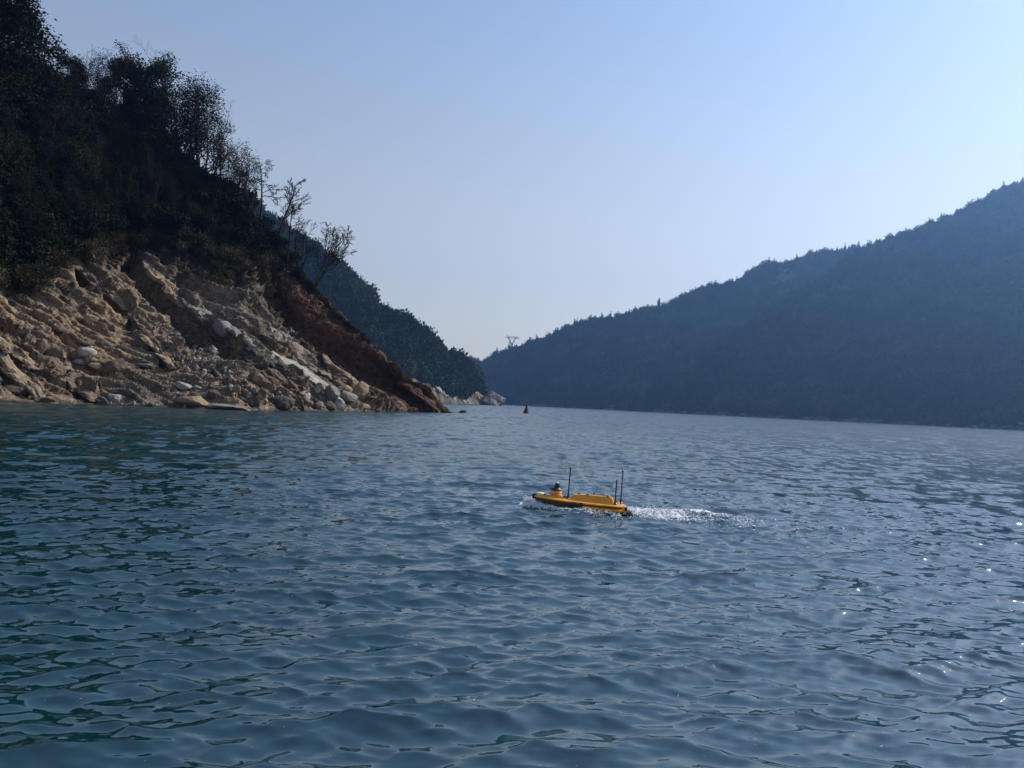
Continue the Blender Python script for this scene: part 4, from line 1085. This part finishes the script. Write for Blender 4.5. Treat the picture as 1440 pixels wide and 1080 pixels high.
# ------------------------------------------------------------------ lathe helper, buoy
def lathe(profile, n=24, ax=None):
    a = np.arange(n) * 2 * math.pi / n; V = []
    for r_, z in profile: V.append(np.stack([np.cos(a) * r_, np.sin(a) * r_, np.full(n, z)], -1))
    V = np.concatenate(V); k = len(profile); Fc = []
    for i in range(k - 1):
        for j in range(n): Fc.append([i * n + j, i * n + (j + 1) % n, (i + 1) * n + (j + 1) % n, (i + 1) * n + j])
    return V, np.array(Fc)
bp = water_at(740, 581); kb = (bp - O).dot(f0) / F
e = empty('channel_buoy', (bp.x, bp.y, 0)); e.rotation_euler = (.0, .03, 0)
tag(e, 'dark red cone shaped channel buoy floating near the far shore', 'buoy')
H = 13.5 * kb
v, f = lathe([(.001, -.2 * H), (.36 * H, -.18 * H), (.37 * H, .05 * H), (.34 * H, .10 * H), (.30 * H, .12 * H), (.001, .125 * H)]); link('float_body', mesh_np('float_body', v, f, [M['buoy']]), e)
v, f = lathe([(.28 * H, .12 * H), (.20 * H, .40 * H), (.105 * H, .70 * H), (.10 * H, .72 * H), (.001, .725 * H)], 16); link('cone', mesh_np('cone', v, f, [M['buoy']]), e)
v, f = lathe([(.06 * H, .72 * H), (.06 * H, .82 * H), (.10 * H, .83 * H), (.085 * H, .93 * H), (.02 * H, 1.0 * H), (.001, 1.0 * H)], 12); link('lantern', mesh_np('lantern', v, f, [M['black']]), e)

# ------------------------------------------------------------------ survey boat
def bmesh_obj(name, bm, mats, parent=None, smooth=True, bevel=0, seg=2):
    if bevel: bmesh.ops.bevel(bm, geom=[e_ for e_ in bm.edges if e_.calc_face_angle(0) > .5], offset=bevel, segments=seg, affect='EDGES', profile=.6)
    me = bpy.data.meshes.new(name); bm.to_mesh(me); bm.free()
    for m in mats: me.materials.append(m)
    for p in me.polygons: p.use_smooth = smooth
    o = link(name, me, parent)
    if smooth:
        try: me.set_sharp_from_angle(angle=rad(35))
        except Exception: pass
    return o
boat = empty('survey_boat', (BOAT_C.x, BOAT_C.y, .03), HEAD)
boat.rotation_euler = (rad(2.0), rad(-1.5), HEAD)
tag(boat, 'small yellow unmanned survey boat with three black antennas cutting across the lake', 'boat')
L2 = BL / 2
def hullw(x):      # half breadth at deck as a fraction of the length
    t = (x / L2 + 1) / 2
    return (.235 if t < .001 else .245 * (1 - max(0, (t - .55) / .45) ** 2.4) ** .7 + .012)
def sheer(x): t = (x / L2 + 1) / 2; return .135 + .055 * max(0, t - .35) ** 1.3
def loft(sections):
    bm = bmesh.new(); rings = [[bm.verts.new(p) for p in s] for s in sections]
    for a, b in zip(rings, rings[1:]):
        n_ = len(a)
        for i in range(n_): bm.faces.new((a[i], a[(i + 1) % n_], b[(i + 1) % n_], b[i]))
    bm.faces.new(rings[0][::-1]); bm.faces.new(rings[-1]); bmesh.ops.recalc_face_normals(bm, faces=bm.faces); return bm
secs = []
for i in range(27):
    x = -L2 + BL * i / 26; w_ = max(hullw(x), .02); z = sheer(x); t = i / 26
    kz = -.10 + .10 * max(0, (t - .8) / .2) ** 2
    secs.append([(x, -w_, z - .012), (x, -w_ * .93, z * .45), (x, -w_ * .80, .0), (x, -w_ * .42, kz), (x, 0, kz - .03), (x, w_ * .42, kz), (x, w_ * .80, .0), (x, w_ * .93, z * .45), (x, w_, z - .012), (x, 0, z + .01)])
M['hull'] = m_plain('shaded_olive_hull', (.085, .055, .012), .35, .5, .3, 5)  # hull colour darkened to carry the shade on its side below the deck
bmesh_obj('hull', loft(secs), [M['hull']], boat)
secs = []   # deck rim flange, overhanging the hull
for i in range(31):
    x = -L2 - .01 + (BL + .03) * i / 30; w_ = max(hullw(min(x, L2)), .02) + .026; z = sheer(min(x, L2))
    secs.append([(x, -w_, z - .012), (x, -w_, z + .010), (x, -w_ + .03, z + .022), (x, 0, z + .034), (x, w_ - .03, z + .022), (x, w_, z + .010), (x, w_, z - .012)])
bmesh_obj('deck', loft(secs), [M['yellow']], boat)
def box(name, x0, x1, y0, y1, z0, z1, mat, bev=.01, top=1.0, parent=boat, topx=None, seg=3):
    bm = bmesh.new(); cx, cy = (x0 + x1) / 2, (y0 + y1) / 2; tx = top if topx is None else topx
    B = [bm.verts.new((x, y, z0)) for x, y in ((x0, y0), (x1, y0), (x1, y1), (x0, y1))]
    T_ = [bm.verts.new((cx + (x - cx) * tx, cy + (y - cy) * top, z1)) for x, y in ((x0, y0), (x1, y0), (x1, y1), (x0, y1))]
    bm.faces.new(B[::-1]); bm.faces.new(T_)
    for i in range(4): bm.faces.new((B[i], B[(i + 1) % 4], T_[(i + 1) % 4], T_[i]))
    return bmesh_obj(name, bm, [M[mat]], parent, bevel=bev, seg=seg)
def tx(t): return -L2 + BL * t          # 0 stern .. 1 bow
zd = sheer(0) + .03
# sponson lip along the near after side (port = +y is the side to the camera)
for sgn in (1, -1):
    secs = []
    for i in range(13):
        x = tx(.0) + BL * .44 * i / 12; w_ = hullw(x); k2 = .055 * (1 - (i / 12) ** 3)
        secs.append([(x, sgn * (w_ + .0), .03), (x, sgn * (w_ + .02 + k2), .055), (x, sgn * (w_ + .022 + k2), .078), (x, sgn * (w_ - .0), .095)])
    bmesh_obj('side_rail', loft(secs), [M['yellow']], boat)
# long hatch cover: coaming, chamfered body, lid
box('hatch_coaming', tx(.09), tx(.60), -.165, .165, zd - .02, zd + .030, 'yellow', .012, .96, topx=.985)
hc = box('hatch_cover', tx(.105), tx(.585), -.145, .145, zd + .028, zd + .108, 'yellow', .036, .74, topx=.90, seg=5)
lid = box('hatch_lid', tx(.135), tx(.50), -.105, .105, zd + .103, zd + .120, 'yellow', .008, .95, topx=.98)
def knob(x, y, z, r=.018, h=.028, name='latch_knob', mat='black'):
    v, f = lathe([(.001, 0), (r * .45, 0), (r * .45, h * .45), (r, h * .55), (r, h), (r * .7, h * 1.12), (.001, h * 1.15)], 14)
    o = link(name, mesh_np(name, v, f, [M[mat]]), boat); o.location = (x, y, z); return o
knob(tx(.40), .088, zd + .10, .024, .034); knob(tx(.335), .0, zd + .128, .016, .040); knob(tx(.51), -.09, zd + .10, .02, .03)
box('lid_handle', tx(.155), tx(.225), -.035, .035, zd + .128, zd + .158, 'cream', .012, .7)
box('lid_catch', tx(.165), tx(.185), .02, .065, zd + .118, zd + .145, 'black', .004)
# front deck: coaming, turret, camera
box('bow_coaming', tx(.66), tx(.885), -.125, .125, zd, zd + .048, 'yellow', .016, .88, topx=.93)
def lath(name, prof_, x, y, z, mat, n_=28, parent=boat):
    v, f = lathe(prof_, n_); o = link(name, mesh_np(name, v, f, [M[mat]]), parent)
    try: o.data.set_sharp_from_angle(angle=rad(40))
    except Exception: pass
    o.location = (x, y, z); return o
TX = tx(.765)
lath('turret', [(.125, 0), (.125, .018), (.108, .028), (.104, .080), (.110, .084), (.110, .096), (.09, .102), (.001, .103)], TX, 0, zd + .045, 'orange')
lath('turret_ring', [(.1065, 0), (.1095, .003), (.1095, .009), (.1065, .012)], TX, 0, zd + .045 + .058, 'white')
lath('camera_base', [(.098, 0), (.10, .02), (.075, .045), (.05, .062), (.001, .064)], TX, 0, zd + .148, 'black')
for sgn in (-1, 1): box('camera_wing', TX - .02, TX + .02, sgn * .06 if sgn > 0 else -.118, .118 if sgn > 0 else -.06, zd + .160, zd + .178, 'black', .005)
box('camera_lens', TX + .05, TX + .125, -.03, .03, zd + .155, zd + .190, 'black', .008)
D_ = [(.056 * math.cos(a) + 1e-4, .056 * math.sin(a)) for a in np.linspace(-1.1, 1.45, 12)]
lath('camera_dome', [(p_[0], p_[1]) for p_ in D_] + [(.0001, .056)], TX - .012, 0, zd + .245, 'dome')
lath('dome_highlight', [(.030, .048), (.022, .055), (.010, .0590), (.0001, .060)], TX - .012, 0, zd + .245, 'white')  # highlight on top of the black dome, set in as white geometry
knob(tx(.655), .10, zd + .015, .028, .045, 'deck_knob'); knob(tx(.895), .04, zd + .005, .014, .050, 'bow_cleat')
# bow fender and eye
lath('bow_fender', [(.0001, -.01), (.075, 0), (.088, .025), (.080, .055), (.05, .070), (.0001, .074)], tx(.945), 0, sheer(L2) + .012, 'cream', 22)
box('bow_bumper', tx(.985), tx(1.0) + .055, -.055, .055, sheer(L2) - .05, sheer(L2) + .045, 'rubber', .018, .8)
box('bow_eye', tx(1.0) + .03, tx(1.0) + .085, -.012, .012, sheer(L2) - .01, sheer(L2) + .02, 'black', .004)
# side handle recesses
for sgn in (1, -1):
    y = sgn * (hullw(tx(.5)) + .022)
    for a_, b_ in ((.43, .475), (.50, .56)):
        box('carry_handle', tx(a_), tx(b_), y - .014, y + .018, sheer(0) - .045, sheer(0) + .004, 'black', .008)
    box('handle_bar', tx(.43), tx(.56), y - .004, y + .012, sheer(0) - .052, sheer(0) - .030, 'rubber', .005)
# antennas
def antenna(x, y, z0, h, r=.013, lean=(0, 0)):
    v, f = lathe([(r * 2.6, 0), (r * 2.6, .018), (r * 1.9, .03), (r * 1.8, .085), (r * 1.25, .10), (r, .12), (r * .95, h * .5), (r * .95, h - .05), (r * 1.15, h - .045), (r * 1.15, h - .005), (.0001, h)], 14)
    o = link('antenna', mesh_np('antenna', v, f, [M['black']]), boat); o.location = (x, y, z0); o.rotation_euler = (lean[0], lean[1], 0)
    v, f = lathe([(r * 3.6, 0), (r * 3.6, .012), (r * 2.8, .02), (r * 2.6, .045), (.0001, .046)], 14)
    c = link('antenna_socket', mesh_np('antenna_socket', v, f, [M['black']]), o); c.location = (0, 0, -.004)
    return o
antenna(tx(.625), -.02, zd - .005, .63, .0135)
antenna(tx(.085), .13, zd - .01, .48, .0125)
antenna(tx(.035), -.13, zd - .01, .66, .0125)
box('antenna_bracket', tx(.60), tx(.65), .0, .05, zd, zd + .05, 'black', .006)
lath('gps_puck', [(.0001, 0), (.035, 0), (.037, .018), (.028, .032), (.0001, .036)], tx(.585) + .02, .10, zd + .0, 'white', 20)
lath('status_lamp', [(.0001, 0), (.022, 0), (.022, .03), (.012, .045), (.0001, .047)], tx(.055), -.02, zd - .005, 'white', 18)
# stern: transom block and thrusters
box('transom_block', tx(0) - .045, tx(.045), -.19, .19, .045, sheer(-L2) + .012, 'yellow', .02, .94)
for sgn in (1, -1):
    o = link('thruster', mesh_np('thruster', *lathe([(.0001, 0), (.055, .005), (.062, .03), (.062, .13), (.048, .16), (.0001, .162)], 20), [M['black']]), boat)
    o.location = (tx(0) - .04, sgn * .105, .01); o.rotation_euler = (0, rad(-90), 0)
box('stern_bracket', tx(0) - .09, tx(0) - .03, .08, .16, .06, .13, 'rubber', .008)

# ------------------------------------------------------------------ foam and spray of the wake
def spray():
    g = np.random.default_rng(77); Vs, Fs, off = [], [], 0; D, Fc = ICO[1]
    from math import pi
    th = np.arctan2(WX, WY)
    bv_c = (np.hypot(WX[1600 if False else 0], WY[0]) > 0)
    def wz(x, y):
        s = 0.0
        a, f_, c_ = wake_height(np.array([x]), np.array([y]))
        z = 0.0
        for kx, ky, am, ph, lam in WAVES: z += am * math.cos(kx * x + ky * y + ph)
        return z + float(a[0]), float(f_[0])
    N = 3400
    for i in range(N):
        u = g.random()
        if u < .50:      # bow wave
            s = g.exponential(.34); sg = 1 if g.random() < .78 else -1
            a = L2 + .22 - s; b = sg * (.04 + .38 * s + g.normal() * .07); up_ = abs(g.normal()) * .05 * math.exp(-s / .6)
        elif u < .62:    # along the near side
            a = g.uniform(-L2, .05); b = (.34 + g.normal() * .04); up_ = abs(g.normal()) * .02
        else:            # trail
            s = g.exponential(.75); a = -L2 - .03 - s; b = -.12 * s * (g.random() < .5) + g.normal() * (.13 + .09 * s); up_ = abs(g.normal()) * .03 * math.exp(-s / 1.2)
        x = BOAT_C.x + a * hx - b * hy; y = BOAT_C.y + a * hy + b * hx
        z, fo = wz(x, y)
        r_ = g.uniform(.003, .0085) * (1.5 if up_ < .01 else .9)
        n_ = D * (1 + .35 * g.normal(size=(len(D), 1))) * r_ * np.array([g.uniform(1, 2.2), g.uniform(1, 2.2), g.uniform(.5, 1)])
        Vs.append(n_ + np.array([x, y, z + up_])); Fs.append(Fc + off); off += len(D)
    o = link('wake_spray', mesh_np('wake_spray', np.concatenate(Vs), np.concatenate(Fs), [M['foam']]))
    tag(o, 'white foam and droplets thrown up by the moving boat', kind='stuff')
spray()

# ------------------------------------------------------------------ haze
bm = bmesh.new(); bmesh.ops.create_cube(bm, size=2)
hm = bpy.data.materials.new('haze'); hm.use_nodes = True; t = hm.node_tree; t.nodes.clear()
o_ = t.nodes.new('ShaderNodeOutputMaterial'); pv = t.nodes.new('ShaderNodeVolumePrincipled')
pv.inputs['Color'].default_value = (*HAZE_COL, 1); pv.inputs['Density'].default_value = HAZE_D; pv.inputs['Anisotropy'].default_value = HAZE_G
t.links.new(pv.outputs[0], o_.inputs['Volume'])
me = bpy.data.meshes.new('haze'); bm.to_mesh(me); bm.free(); me.materials.append(hm)
hz = link('haze', me); tag(hz, 'thin blue haze over the lake', kind='stuff')
allz = max(float(T_['P'][..., 2].max()) for T_ in (MID, RA, RB)) + 40
print('haze top', allz, 'near top', float(P[..., 2].max()), 'mid', float(MID['P'][..., 2].max()), 'boat len', BL)
hz.scale = (3800, 3800, (allz + 4) / 2); hz.location = (0, 0, (allz - 4) / 2)
